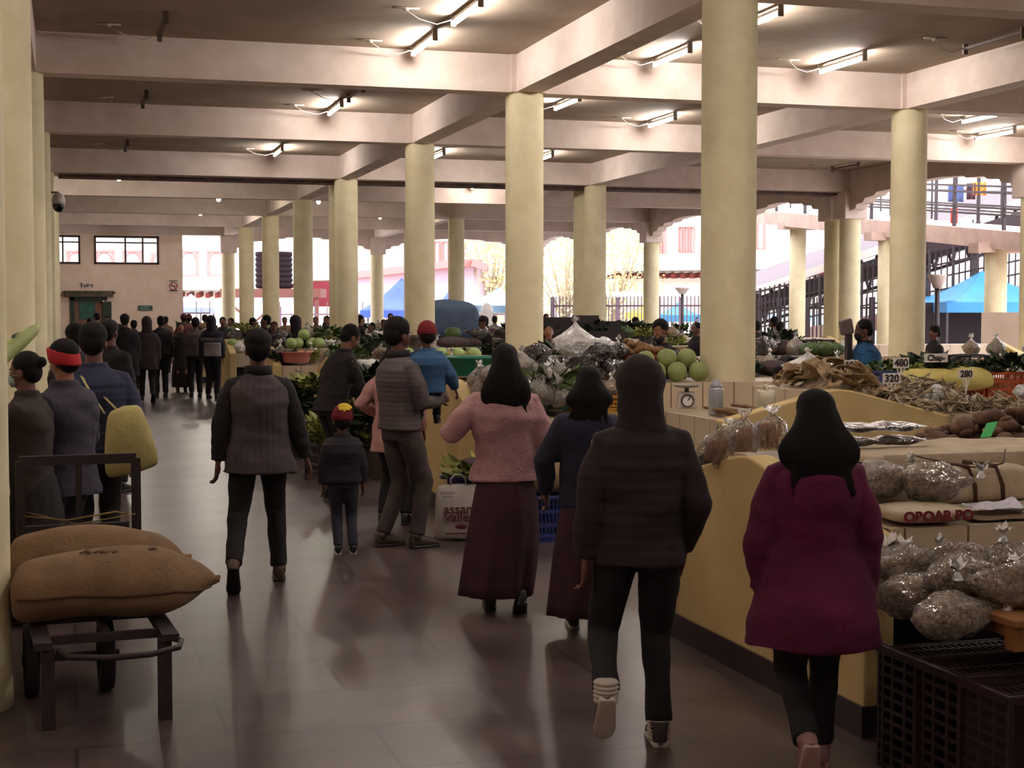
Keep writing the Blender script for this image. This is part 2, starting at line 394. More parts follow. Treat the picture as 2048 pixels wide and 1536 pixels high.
k = MB().bb((cx - .09, WY - .036, cz - .015), (cx + .08, WY - .032, cz + .015)).bb((a[0] + .05, WY - .036, a[1] - .05), (a[2] - .05, WY - .032, a[1] - .02)).bb((a[0] + .05, WY - .036, a[3] + .03), (a[2] - .05, WY - .032, a[3] + .07)); k.build('printing', m_ink, s, False)
a = wp(276, 611) + wp(305, 621)
s = tag(MB().bb((a[0], WY - .04, a[3]), (a[2], WY - .001, a[1])).build('notice_board', mat('notice_green', '#27493a', .6), None, False), 'dark green notice plate low on the end wall', 'sign')
MB().bb((a[0] + .08, WY - .046, cz - 5), (a[0] + .09, WY - .04, cz - 4.99)); k = MB()
for i in range(3): k.bb((a[0] + .06, WY - .046, a[3] + .03 + i * .05), (a[2] - .06 - .1 * (i % 2), WY - .04, a[3] + .05 + i * .05))
k.build('printing', mat('notice_ink', '#8fb09a', .6), s, False)

# ---------------------------------------------------------------- lamps
m_tube = mat('tube_glow', '#fff7f0', .3, emit=TUBE_STRENGTH); m_batten = mat('batten_grey', '#8d8378', .6); m_cable = mat('cable_white', '#b8aea2', .6)
m_deadt = mat('tube_off', '#5c4c44', .5)
def tube_light(p, rz, lit=True, cable=1):
    px_ = 0
    t = thing('tube_light', 'x', 'ceiling light', p, rz, 'fluorescent tube lights')
    MB().bb((-.022, -.61, .035), (.022, .61, .065)).bb((-.03, -.62, -.03), (.03, -.59, .105)).build('batten', m_batten if lit else m_deadt, t, False)
    MB().bb((-.028, .56, -.02), (.028, .6, .105)).build('bracket', m_batten if lit else m_deadt, t, False)
    if lit: MB().tube([(0, -.58, 0), (0, .58, 0)], .019, 10).build('tube', m_tube, t)
    s = MB(); s.tube([(0, .55 * cable, .06), (-.18, .6 * cable, .0), (-.42, .45 * cable, .02), (-.6,   .3 * cable, .08)], .006, 5).lathe([(.04, .08), (.035, .1), (.035, .108)], (-.6, .3 * cable, 0), 10)
    s.bb((-.75, .27 * cable, .09), (-.45, .31 * cable, .105)); s.build('cable', m_cable, t)
    return t
TZ = 4.95
tubes = [((825, 110), (870, 76), 'over the aisle, before the second row of columns'), ((908, 51), (958, 8), 'at the top edge of the picture over the aisle'), ((655, 232), (686, 208), 'behind the first cross beam over the aisle'),
         ((547, 312), (566, 299), 'behind the second cross beam over the aisle'), ((1311, 136), (1376, 97), 'right of the second column, before the cross beam'), ((1641, 150), (1727, 112), 'brightest one on the right, hung over the dried fish'),
         ((1297, 255), (1350, 235), 'just left of the biggest column, behind a cross beam'), ((1113, 218), (1155, 200), 'just right of the second column, behind a cross beam'), ((1956, 279), (2024, 263), 'farthest right, near the frame edge'),
         ((1495, 60), (1530, 34), 'half hidden by the biggest column'), ((868, 320), (880, 306), 'peeking out right of the third column'), ((1083, 322), (1092, 312), 'peeking out below the second column top'),
         ((943, 376), (967, 370), 'beyond the expansion gap between two columns')]
for a, b, l in tubes:
    p = (PZ(a[0], a[1], TZ) + PZ(b[0], b[1], TZ)) / 2
    tag(tube_light((p.x, p.y, TZ), R(0)), 'lit white fluorescent tube ' + l)
for px, py, l in ((325, 62, 'above the left of the aisle, nearest'), (289, 205, 'above the left of the aisle, behind the nearest beam'), (253, 296, 'above the left of the aisle, behind the second beam'), (1690, 338, 'right, over the far stalls'), (1610, 262, 'right of the biggest column'), (711, 192, 'beside a lit lamp over the aisle'), (1985, 90, 'at the top right')):
    p = PZ(px, py, TZ); o = tag(tube_light((p.x, p.y, TZ), 0, False), 'unlit brown tube fitting ' + l); o['group'] = 'unlit tube fittings'
m_bulb = mat('bulb_glow', '#fff6e4', .3, emit=BULB_STRENGTH)
for x, y, l in ((1.6, 54.6, 'just before the end wall, left'), (3.4, 48.4, 'two bays before the end wall'), (8.6, 54.6, 'just before the end wall, right'), (1.6, 35.8, 'just beyond the expansion gap'), (.6, -1.5, 'behind the camera, over the aisle'), (3.0, 7.9, 'over the end of the near stall'), (6.9, 8.6, 'over the gap behind the near stall'), (4.4, -1.6, 'behind the camera, over the stalls'), (3.2, 3.2, 'over the aisle to the right of the camera'), (12.9, 5, 'over the near stall far end')):
    tag(tube_light((x, y, TZ), 0), 'added unseen fill tube, ' + l)  # unseen tubes added to brighten the columns, near stall and end wall
for i, (x, y) in enumerate(((-2.2, 4.0), (8.4, 9.4), (8.4, 3.0), (1.6, 10.2), (4.2, 9.6), (14.5, 9.5), (14.6, 15.2), (-2.3, 9.6), (-2.3, 15.6), (-2.2, 22), (14.6, 22))):
    tag(tube_light((x, y, TZ), 0), 'added unseen fill tube, ' + ['left of the camera', 'over the near stall middle', 'far right of the camera', 'over the aisle before the biggest column, left one', 'over the aisle before the biggest column, right one', 'over the right stalls', 'over the rear right stalls', 'over the near left stall', 'over the middle left stall', 'over the rear left stall', 'over the far right stalls'][i])  # more unseen tubes, added as overhead fill for the nearer bays
for px, py, l in ((238, 356, 'leftmost'), (437, 398, 'above the crowd'), (401, 427, 'nearest the end wall'), (637, 403, 'between two columns'), (760, 434, 'farthest right')):
    p = PZ(px, py, 4.75); t = thing('bulb_lamp', 'bare bright bulb beyond the expansion gap, ' + l, 'ceiling light', p, 0, 'bare bulbs over the far aisle')
    MB().ell((0, 0, 0), (.055, .055, .07)).build('bulb', m_bulb, t); MB().lathe([(.03, .06), (.035, .1), (.05, .28), (.06, .31)], n=12).build('holder', m_batten, t)
# camera dome on the left columns
p = PY(117, 410, 31.9); t = thing('security_camera', 'white and black dome security camera on a bracket by the left columns', 'camera', p)
MB().lathe([(.02, .26), (.1, .2), (.13, .1), (.13, .02)], n=16).build('housing', mat('camera_white', '#cfc8c0', .5), t); MB().ell((0, 0, 0), (.12, .12, .15)).build('dome', mat('camera_black', '#1a1418', .2), t)
MB().bar((-.45, 0, .25), (0, 0, .25), .04).bar((-.45, 0, .1), (-.45, 0, .4), .06).build('bracket', m_batten, t, False)
# ================================================================= outside the hall
m_white = mat('render_white', '#e9e4dc', .9); m_pinkr = mat('pink_trim', '#bd8480', .9); m_rust = mat('rafter_red', '#6e2c28', .9)
m_steel = mat('dark_steel', '#33262a', .5); m_fence = mat('fence_purple', '#6d5866', .6)
def blk(mb, c, u, w, d, z0, z1):       # box of width w along u
    pass
def quadwall(mb, a, b, z0, z1, t=.4):
    a = V((a[0], a[1], 0)); b = V((b[0], b[1], 0)); mb.bar(a + V((0, 0, (z0 + z1) / 2)), b + V((0, 0, (z0 + z1) / 2)), t, abs(z1 - z0))
def zat(py, d): return CAMZ + (622 - py) * d / FPX
def pt(px, d, z=0): p = PD(px, d); return V((p.x, p.y, z))
# building behind the end wall
def building(label, pxa, da, pxb, db, ztop, wins, m=m_white, eave=None):
    t = thing('building', label, 'building', pt((pxa + pxb) / 2, (da + db) / 2))
    a = pt(pxa, da); b = pt(pxb, db); n = V((-(b - a).y, (b - a).x, 0)).normalized()
    if n.dot(a) > 0: n = -n            # towards the camera
    o = -t.location
    w = MB(); w.bar(a + o - n * 3 + V((0, 0, ztop / 2)), b + o - n * 3 + V((0, 0, ztop / 2)), 6, ztop); w.build('wall', m, t, False)
    L_ = (b - a).length; u = (b - a).normalized()
    for px, y0, y1, wd, arch in wins:
        f_ = (px - pxa) / (pxb - pxa); d = 1 / ((1 - f_) / da + f_ / db); c = pt(px, d)
        z1, z0 = zat(y0, d), zat(y1, d); hw = wd * d / FPX / 2; cc = c + o + n * .1
        k = MB(); fw = min(.2, max(.03, hw * .22))
        k.bar(cc - u * hw + V((0, 0, z0)), cc - u * hw + V((0, 0, z1)), .2, fw).bar(cc + u * hw + V((0, 0, z0)), cc + u * hw + V((0, 0, z1)), .2, fw)
        k.bar(cc - u * (hw + fw / 2) + V((0, 0, z1)), cc + u * (hw + fw / 2) + V((0, 0, z1)), .25, fw * 1.2).bar(cc - u * (hw + fw / 2) + V((0, 0, z0)), cc + u * (hw + fw / 2) + V((0, 0, z0)), .25, fw)
        if arch: k.tube([cc + u * hw * .8 * math.cos(q) + V((0, 0, z1 - hw + hw * .8 * math.sin(q))) for q in [math.pi * i / 8 for i in range(9)]], fw * .35, 6)
        k.build('window', m_pinkr, t, False)
        MB().bar(cc - n * .06 - u * hw * .8 + V((0, 0, (z0 + z1) / 2)), cc - n * .06 + u * hw * .8 + V((0, 0, (z0 + z1) / 2)), .05, (z1 - z0) * .9).build('pane', mat('pale_glass', '#b9c3cc', .2), t, False)
    if eave:
        y0, out = eave; k = MB(); nn = int(L_ / .55)
        z = zat(y0, (da + db) / 2)
        for i in range(nn): c = a + u * (i + .5) * L_ / nn + o; k.bar(c + V((0, 0, z)), c + n * out + V((0, 0, z - .12)), .22, .26)
        k.build('rafter_row', m_rust, t, False)
        MB().bar(a + o + n * out * .6 + V((0, 0, z + .3)), b + o + n * out * .6 + V((0, 0, z + .3)), out * 1.6, .16).build('eave', m_white, t, False)
    return t
building('white building with pink window frames seen through the clerestory and end opening', 60, 92, 470, 92, 11, [(100 + 56 * i, 503, 552, 34, 1) for i in range(7)], eave=(588, 1.2))
building('cream building with pink band and blue windows behind the blue tents', 590, 100, 1010, 84, 12, [(822, 500, 530, 14, 0), (878, 484, 528, 16, 0), (895, 484, 528, 16, 0), (930, 490, 513, 12, 0)], m=mat('render_cream', '#f0e6d6', .9), eave=(566, 1.5))
building('white building with tall arched red windows right of the pale tree', 1228, 90, 1700, 84, 14, [(1316 + 11 * i, 462, 508, 6, 1) for i in range(2)] + [(1362 + 11 * i, 455, 506, 7, 1) for i in range(3)] + [(1521, 440, 500, 14, 0), (1600, 440, 500, 14, 0)], eave=(549, 1.6))
building('white building beyond the ramp at the right edge', 1700, 80, 2300, 70, 11, [(1790, 380, 420, 20, 0), (1930, 380, 430, 22, 0)], m=m_white)
# slanted pink roof below the cream building
t = thing('shed_roof', 'pink edged sloping roof behind the blue tents', 'roof', pt(850, 78))
o_ = -t.location; k = MB(); k.bar(pt(690, 80, zat(556, 80)) + o_, pt(945, 76, zat(526, 76)) + o_, 2, .35); k.bar(pt(945, 76, zat(526, 76)) + o_, pt(975, 76, zat(537, 76)) + o_, 2, .35); k.build('roof_edge', m_pinkr, t, False)
k = MB(); k.bar(pt(700, 80.5, zat(600, 80)) + o_, pt(965, 77.5, zat(575, 76)) + o_, 2, 2.3); k.build('wall', mat('pale_lilac', '#cdbccb', .8), t, False)
# pale tree
def tree(px, d, w, z0, z1, label, seed):
    rnd = random.Random(seed); t = thing('tree', label, 'tree', pt(px, d), 0, 'pale willow trees outside')
    b = MB(); b.tube([(0, 0, 0), (.1, 0, z0), (-.1, .1, z0 + 1.5)], [.22, .16, .08], 8)
    for i in range(26):
        a = rnd.uniform(0, 6.28); s_ = rnd.uniform(.3, 1); h = rnd.uniform(z0, z1)
        b.tube([(0, 0, z0 * .8), (math.cos(a) * w * .25 * s_, math.sin(a) * w * .25, (z0 + h) / 2), (math.cos(a) * w * .5 * s_, math.sin(a) * w * .5 * s_, h)], [.06, .03, .01], 5)
    b.build('trunk', mat('willow_bark', '#a99a80', .9), t)
    f = MB()
    for i in range(2600):
        a = rnd.uniform(0, 6.28); s_ = rnd.uniform(0, 1) ** .5; h = rnd.uniform(z0 * .7, z1); p = V((math.cos(a) * w * .5 * s_, math.sin(a) * w * .5 * s_, h)); q = rnd.uniform(.1, .24)
        u = V((rnd.uniform(-1, 1), rnd.uniform(-1, 1), rnd.uniform(-1.5, .2))).normalized() * q; v_ = u.cross(V((rnd.random(), rnd.random(), .1))).normalized() * q * .3
        f.add([p, p + u * .5 + v_, p + u, p + u * .5 - v_], [(0, 1, 2, 3)])
    f.build('foliage', mat('willow_leaf', '#d6d29a', .8, '#c3c389', 3), t, False)
tree(1130, 72, 5, 1.5, 8.5, 'pale yellow green willow right of the second column', 1); tree(1225, 74, 5, 1.5, 8.5, 'pale yellow green willow left of the outer column', 2); tree(985, 78, 3.4, 1.5, 8, 'pale yellow green willow left of the second column', 3)
# tents
def tent(pxa, pxb, d, ye, ya, label, m, depth=3.2):
    c = pt((pxa + pxb) / 2, d); w = (pxb - pxa) * d / FPX / 2; t = thing('market_tent', label, 'tent', c, -YAW)
    ze, za = zat(ye, d), zat(ya, d); h = depth / 2
    k = MB(); cs = [V((-w, -h, ze)), V((w, -h, ze)), V((w, h, ze)), V((-w, h, ze))]; ap = V((0, 0, za))
    vs = []; fs = []
    for i in range(4):
        a, b = cs[i], cs[(i + 1) % 4]; n_ = 8
        base = len(vs)
        for r_ in range(n_ + 1):
            for s_ in range(n_ + 1):
                f1 = r_ / n_; e = a.lerp(b, s_ / n_); p = ap.lerp(e, f1); p.z -= math.sin(f1 * math.pi) * .12 + math.sin(s_ / n_ * math.pi) * f1 * .06; vs.append(p)
        for r_ in range(n_):
            for s_ in range(n_): q = base + r_ * (n_ + 1) + s_; fs.append((q, q + 1, q + n_ + 2, q + n_ + 1))
    k.add(vs, fs); k.build('canopy', m, t, solid=.02)
    k = MB()
    for i in range(4): a, b = cs[i], cs[(i + 1) % 4]; k.bar(a - V((0, 0, .14)), b - V((0, 0, .14)), .02, .3)
    k.build('valance', m, t, False)
    for a in cs: MB().bar((a.x * .98, a.y * .98, -.12), (a.x * .98, a.y * .98, ze - .05), .06).build('pole', m_steel, t, False)
m_blue = mat('tarp_blue', '#4a66c8', .6, '#3c56b4', 1); m_lblue = mat('tarp_light_blue', '#8fb8da', .6, '#a8cbe0', .8); m_teal = mat('tarp_teal', '#2f86c0', .6, '#2b78b4', 1); m_yell = mat('tarp_yellow', '#e0c040', .6)
tent(728, 880, 66, 622, 557, 'deep blue pyramid tent left of the third column', m_blue); tent(862, 950, 70, 625, 572, 'blue tent behind the tarpaulin covered heap', m_blue)
tent(915, 1080, 62, 612, 576, 'light blue sagging canopy left of the second column', m_lblue); tent(350, 416, 74, 616, 588, 'lilac blue tent beyond the opening beside the end wall', mat('tarp_lilac', '#8090d0', .6))
tent(1255, 1330, 70, 626, 604, 'yellow stall canopy behind the railing fence', m_yell); tent(1310, 1400, 66, 630, 606, 'blue stall canopy behind the railing fence', m_teal)
tent(1845, 2080, 46, 606, 543, 'large teal blue canopy behind the stair railings at the far right', m_teal, 5); tent(1640, 1740, 60, 640, 612, 'pale blue canopy beyond the double column', m_lblue); tent(1540, 1620, 64, 628, 610, 'pale blue canopy beyond the stair posts', m_lblue)
# white statue-like arched board and stall goods outside
k = MB().bb((-.24, -.05, 0), (.24, .05, 1.75)); k.ell((0, 0, 1.7), (.24, .06, .38), n=20)
tag(k.build('arched_board', m_white, None, False, loc=pt(974, 60), rot=(0, 0, -YAW)), 'white arched board standing under the light blue canopy', 'board')
# fences
def fence(a, b, h, label, m, step=.16, z0=0, spikes=.12, posts=2.4):
    t = thing('fence', label, 'fence', a); o = -V(a); a, b = V((0, 0, z0)), V(b) - V(a) + V((0, 0, z0)); L_ = (b - a).length; n = int(L_ / step)
    k = MB()
    for z in (.25, h - .25): k.bar(a + V((0, 0, z)), b + V((0, 0, z)), .05, .07)
    k.build('rail', m, t, False); k = MB()
    for i in range(n + 1): p = a.lerp(b, i / n); k.bar(p + V((0, 0, .1)), p + V((0, 0, h + spikes)), .035)
    k.build('baluster_row', m, t, False)
    for i in range(int(L_ / posts) + 1): p = a.lerp(b, i * posts / L_); MB().bar(p, p + V((0, 0, h + .1)), .14).build('post', m, t, False)
fence(pt(1105, 60), pt(1420, 56), 2.2, 'purple grey steel fence between the second and the biggest column', m_fence)
fence(pt(560, 66), pt(1010, 66), 1.85, 'dark spiked fence in front of the blue tents', m_fence, .5, spikes=.3, posts=6)
fence(pt(340, 70), pt(420, 70), 1.9, 'dark spiked fence beyond the opening beside the end wall', m_steel, .5, spikes=.3, posts=6)
t = thing('shed_canopy', 'white flat canopy edge above the purple fence', 'canopy', pt(1320, 62), -YAW)
MB().box((0, 0, 2.42), (3.9, 2, .22)).build('slab', m_white, t, False)
for x in (-1.8, -.5, .8, 1.8): MB().bar((x, -.8, 0), (x, -.8, 2.3), .16).build('post', m_fence, t, False)
# water tank on its stand
t = thing('water_tank', 'dark ribbed water tank with a pale domed top behind the far columns', 'tank', pt(549, 70, zat(577, 70)))
rw = 74 * 70 / FPX / 2; h = 90 * 70 / FPX; pr = []
for i in range(7): z = h * .8 * i / 7; pr += [(rw * .95, z), (rw * .95, z + .04), (rw, z + .08), (rw, z + h * .8 / 7 - .03)]
MB().lathe(pr + [(rw * .97, h * .8)], n=28).build('barrel', mat('tank_black', '#241a1e', .85, spec=.1), t)
MB().lathe([(rw * .97, h * .8), (rw * .9, h * .9), (rw * .5, h * .98), (.1, h)], n=28).build('dome', mat('tank_pale', '#c9c4ca', .35), t)
zt = zat(578, 70); t = thing('tank_stand', 'rust brown steel stand carrying the water tank', 'stand', pt(549, 70), -YAW)
k = MB().box((0, 0, zt - .2), (4.6, 2.2, .4)); k.build('deck', mat('rust_brown', '#6a4038', .8), t, False)
for x in (-2.1, 0, 2.1): MB().bar((x, -.9, -.1), (x, -.9, zt - .3), .16).build('leg', MATS['rust_brown'], t, False)
MB().bar((-2.1, -1, zt - .5), (.4, -1, .2), .1).bar((.3, -1, zt - .6), (-2, -1, .1), .1).build('brace', MATS['rust_brown'], t, False)
tag(MB().box((0, 0, 0), (1.5, .1, 1.2)).build('red_board', mat('board_red', '#7a2430', .8), None, False, loc=pt(632, 72, zat(588, 72)), rot=(0, 0, -YAW)), 'faded red board on a post beside the tank stand', 'board')
k = MB().bar(pt(632, 72.2, 0), pt(632, 72.2, zat(575, 72)), .12); tag(k.build('board_post', m_steel, None, False), 'steel post carrying the faded red board', 'post')
# raised ramp, right
A0 = V((20.2, 27.5, 0)); A1 = V((21.75, 46, 0)); za0, za1 = 2.95, 4.72
m_ramp = mat('ramp_concrete', '#c0a698', .85, '#af958a', 2)
def rl(f, z=0): p = A0.lerp(A1, f); return V((p.x, p.y, za0 + (za1 - za0) * f + z))
struct('ramp', MB().bar(rl(0, .2), rl(1, .2), .5, .42).bar(rl(0, .33) + V((1, 0, 0)), rl(1, .33) + V((1, 0, 0)), 2.2, .16).bar(rl(0, .2) + V((2, 0, 0)), rl(1, .2) + V((2, 0, 0)), .4, .42), m_ramp, 'raised concrete ramp climbing away outside the hall', 'ramp')
for px, w, d in ((1585, 31, 47), (1763, 38, 40), (1978, 43, 34.6)):
    p = pt(px, d); f_ = (p.y - A0.y) / (A1.y - A0.y); zt = za0 + (za1 - za0) * f_
    k = MB().lathe([(.25, -.12), (.25, zt)], n=28); o = struct('column', k, m_col, 'round column carrying the ramp, ' + {1585: 'farthest', 1763: 'middle', 1978: 'nearest'}[px], 'column', True); o.location = (p.x + .15, p.y, 0)
    MB().bb((-.6, -.2, zt - .12), (.6, .2, zt + .1)).build('cap', m_ramp, o, False)
struct('wall_yard', MB().bb((19.9, 25, -.1), (20.5, 29.9, 1.72)), m_wallp, 'low cream wall around the foot of the ramp', 'wall')
def railing(label, P, n, rails, m, h, sub=3, nm='railing'):
    t = thing(nm, label, 'railing', P(0)); o = -V(P(0)); 
    for i in range(n + 1): p = P(i / n) + o; MB().bar(p, p + V((0, 0, h)), .07).build('post', m, t, False)
    k = MB()
    for z in rails: k.bar(P(0) + o + V((0, 0, z)), P(1) + o + V((0, 0, z)), .05)
    k.build('rail', m, t, False); k = MB()
    for i in range(n * sub + 1): p = P(i / (n * sub)) + o; k.bar(p + V((0, 0, .15)), p + V((0, 0, h)), .035)
    k.build('bar_row', m, t, False)
railing('dark steel railing along the near side of the ramp', lambda f: rl(f, .4), 8, (.35, .5, .85, 1.0, 1.25, 1.4), m_steel, 1.45, 2)
railing('dark steel railing along the outer side of the ramp', lambda f: rl(f, .4) + V((2, 0, 0)), 8, (.35, .5, .85, 1.0, 1.4), m_steel, 1.45, 2)
# covered stair beyond the ramp: climbs to the right
S0 = pt(1440, 54); S1 = pt(2150, 44)
def sl(f, z=0): p = S0.lerp(S1, f); return V((p.x, p.y, z))
t = thing('stair_roof', 'dark corrugated stair roof rising to the right beyond the ramp', 'roof', S0); o_ = -V(t.location)
zr0, zr1 = zat(606, 54), zat(372, 44); Q = V((.4, 2.6, 0))
m_corr = mat('corrugated_dark', '#6a5a64', .5, None, 8, .6, 6, 'wavex')
k = MB(); a, b = sl(0, zr0) + o_, sl(1, zr1) + o_
k.add([a, b, b + Q + V((0, 0, .5)), a + Q + V((0, 0, .5)), a + V((0, 0, -.1)), b + V((0, 0, -.1)), b + Q + V((0, 0, .4)), a + Q + V((0, 0, .4))], [(0, 1, 2, 3), (7, 6, 5, 4), (0, 4, 5, 1), (2, 6, 7, 3), (0, 3, 7, 4), (1, 5, 6, 2)]); k.build('roof_sheet', m_corr, t, False)
MB().bar(a + V((0, -.05, .03)), b + V((0, -.05, .03)), .1, .26).build('gutter', m_white, t, False)
k = MB(); k.bar(a + V((0, .1, -.55)), b + V((0, .1, -.55)), .2, .6)
for i in range(22): f_ = i / 22; c = a.lerp(b, f_); d = a.lerp(b, f_ + 1 / 22); k.bar(c + V((0, .2, -.15)), (c + d) / 2 + V((0, .2, -1.2)), .08).bar((c + d) / 2 + V((0, .2, -1.2)), d + V((0, .2, -.15)), .08)
k.bar(a + V((0, .2, -1.2)), b + V((0, .2, -1.2)), .1); k.build('truss', m_steel, t, False)
for i in range(9):
    c = sl(i / 8); MB().bar(c + o_ + V((0, 0, -.1)), c + o_ + V((0, 0, zr0 + (zr1 - zr0) * i / 8)), .14).build('post', m_steel, t, False)
zs0, zs1 = zat(700, 54), zat(560, 44)
railing('dark steel stair railing rising to the right below the stair roof', lambda f: sl(f, zs0 + (zs1 - zs0) * f) - Q * .12, 16, (.1, .55, .95, 1.35, 1.8), m_steel, 1.9, 4, 'stair_railing')
k = MB(); 
for z0_, z1_ in ((zs0 - .1, zs1 - .1),): k.bar(sl(0, z0_) , sl(1, z1_), .5, .5)
tag(k.build('stair_stringer', m_ramp, None, False), 'concrete stringer of the covered stair beyond the ramp', 'stair')
tag(MB().bb((-.9, -.1, -.1), (1.9, .1, 2.0)).build('dark_hoarding', mat('hoarding_dark', '#241a1e', .9), None, False, loc=pt(1900, 45), rot=(0, 0, -YAW)), 'dark board standing in for crowd and bars below the teal canopy', 'wall')  # added flat dark board stands in for a mass of crowd and bars
fence(pt(1492, 51), pt(1860, 47.5), 2.1, 'dense dark steel fence below the covered stair', m_steel, .14, spikes=.1, posts=2.2)
# lamp bowls
def lamp(px, d, y0, y1, w, label):
    z1, z0 = zat(y0, d), zat(y1, d); t = thing('street_lamp', label, 'lamp', pt(px, d)); r = w * d / FPX / 2
    MB().lathe([(r * .45, z0), (r * .75, (z0 + z1) / 2), (r, z1 - .05), (r, z1)], n=20).build('bowl', mat('lamp_bowl', '#b8a8a0', .5), t)
    MB().lathe([(.07, 0), (.05, z0 + .02)], n=10).build('pole', m_steel, t)
lamp(1873, 33, 549, 577, 36, 'bowl topped lamp post right of the second row column'); lamp(1364, 52, 575, 588, 28, 'bowl topped lamp post behind the purple fence')
# hanging cloths beyond the ramp railing
for i, (px, y0, y1, w, c, l) in enumerate(((1908, 370, 405, 30, '#4a5a8a', 'blue printed cloth hanging beyond the ramp railing'), (1938, 368, 400, 16, '#4a3038', 'dark cloth hanging beside the blue printed cloth'), (1955, 366, 392, 26, '#d8862a', 'orange cloth hanging beyond the ramp railing'), (1905, 418, 450, 12, '#b04030', 'red cloth hanging low beyond the ramp railing'))):
    d = 39.3; tag(MB().sheet(lambda u, v: ((u - .5) * w * d / FPX, .06 * math.sin(u * 9), (v - .5) * (y1 - y0) * d / FPX), 10, 4).build('hanging_cloth', mat('cloth_%s' % c[1:], c, .8), None, True, loc=pt(px, d, zat((y0 + y1) / 2, d)), rot=(0, 0, -YAW), solid=.02), l, 'cloth')
# ================================================================= stepped stalls
m_tile = mat('stall_tile', '#c9b79f', .35, '#bba98f', 3); m_gable = mat('stall_yellow', '#cbb27c', .8, '#bda46e', 3, .1, 25)
m_slab = mat('stall_slab', '#b9aa90', .5, '#a8987e', 4); m_grout = mat('grout_dark', '#5a4438', .9); m_skirt = mat('skirting_stone', '#33292c', .35, '#2a2024', 8)
m_black = mat('soot_black', '#161012', .8)  # flat black: shade painted into the gaps under stalls, also the cart wheels
def tile_mat(ax):
    nm = 'stall_tile_' + ax
    if nm in MATS: return MATS[nm]
    m = mat(nm, '#cdbba2', .3, '#beab90', 3); nt = m.node_tree; n = nt.nodes; L = nt.links; b = n['Principled BSDF']
    tc = n.new('ShaderNodeTexCoord'); sp = n.new('ShaderNodeSeparateXYZ'); cb = n.new('ShaderNodeCombineXYZ')
    L.new(tc.outputs['Object'], sp.inputs[0]); L.new(sp.outputs['X' if ax == 'x' else 'Y'], cb.inputs[0]); L.new(sp.outputs['Z'], cb.inputs[1])
    bk = n.new('ShaderNodeTexBrick'); bk.offset = 0; bk.inputs['Scale'].default_value = 1; bk.inputs['Brick Width'].default_value = .3; bk.inputs['Row Height'].default_value = .6
    bk.inputs['Mortar Size'].default_value = .006; bk.inputs['Color1'].default_value = (1, 1, 1, 1); bk.inputs['Color2'].default_value = (.9, .88, .85, 1); bk.inputs['Mortar'].default_value = (.25, .18, .14, 1)
    mx = n.new('ShaderNodeMix'); mx.data_type = 'RGBA'; mx.blend_type = 'MULTIPLY'; mx.inputs[0].default_value = .9; src = b.inputs['Base Color'].links[0].from_socket
    L.new(cb.outputs[0], bk.inputs[0]); L.new(src, mx.inputs[6]); L.new(bk.outputs[0], mx.inputs[7]); L.new(mx.outputs[2], b.inputs['Base Color']); return m
def stall(label, c, a, b, axis='x', half=.95, zf=.86, zs=.9, zr=1.1, top=.34, ends=(1, 1), wall=.14, gz=None):
    """stepped display stall; ridge runs along axis from a to b at the other coordinate c"""
    t = thing('market_stall', label, 'stall', ((a + b) / 2, c, 0) if axis == 'x' else (c, (a + b) / 2, 0), 0, 'stepped market stalls')
    L_ = (b - a) / 2; pa = 'x' if axis == 'x' else 'y'; ia, ib = -L_ + wall * ends[0], L_ - wall * ends[1]
    k = MB(); k.prism([(-half + .02, zs - .055), (-half + .02, zf), (-top, zs), (-top, zs - .1), (top, zs - .1), (top, zs), (half - .02, zf), (half - .02, zs - .055), ], ia, ib, pa); k.build('shelf', m_slab, t, False)
    for s_ in (-1, 1):
        e = MB(); A = [(s_ * (half - .05), zf - .26), (s_ * half, zf - .26), (s_ * half, zf + .012), (s_ * (half - .05), zf + .012)]; e.prism(A, ia, ib, pa); e.build('front_panel', tile_mat(axis), t, False)
        e = MB(); A = [(s_ * (half - .32), 0), (s_ * (half - .26), 0), (s_ * (half - .26), zf - .05), (s_ * (half - .32), zf - .05)]; e.prism(A, ia, ib, pa); e.build('back_panel', m_black, t, False)  # black panel puts the shade of the open gap below the shelf
    e = MB(); e.prism([(-top, zs - .12), (top, zs - .12), (top, zr), (-top, zr)], ia, ib, pa); e.build('upper_tier', tile_mat(axis), t, False)
    G = gz or (zf + .03, zr + .03)
    for s_, on in ((-1, ends[0]), (1, ends[1])):
        if on:
            x0 = -L_ if s_ < 0 else L_ - wall
            e = MB(); e.prism([(-half - .03, 0), (half + .03, 0), (half + .03, G[0]), (.1, G[1]), (0, G[1] + .012), (-.1, G[1]), (-half - .03, G[0])], x0, x0 + wall, pa); g = e.build('end_wall', m_gable, t, False, bevel=.012)
            e = MB(); e.prism([(-half - .045, 0), (half + .045, 0), (half + .045, .13), (-half - .045, .13)], x0 - .015, x0 + wall + .015, pa); e.build('skirting', m_skirt, g, False)
    return t
AX = 3.1
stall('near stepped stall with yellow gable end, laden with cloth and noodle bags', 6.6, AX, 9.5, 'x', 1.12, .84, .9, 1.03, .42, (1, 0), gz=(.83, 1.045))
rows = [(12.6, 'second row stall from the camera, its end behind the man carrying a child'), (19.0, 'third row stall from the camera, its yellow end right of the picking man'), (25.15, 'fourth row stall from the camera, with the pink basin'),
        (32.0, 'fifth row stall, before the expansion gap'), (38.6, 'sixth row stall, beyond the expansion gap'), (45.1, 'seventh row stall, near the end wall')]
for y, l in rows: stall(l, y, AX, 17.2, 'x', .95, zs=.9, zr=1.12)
stall('stall running towards the camera from the biggest column, dried fish on its right', 5.7, 10.43, 11.66, 'y', .95, .9, .92, 1.12, .16, (1, 0), gz=(.92, 1.135))
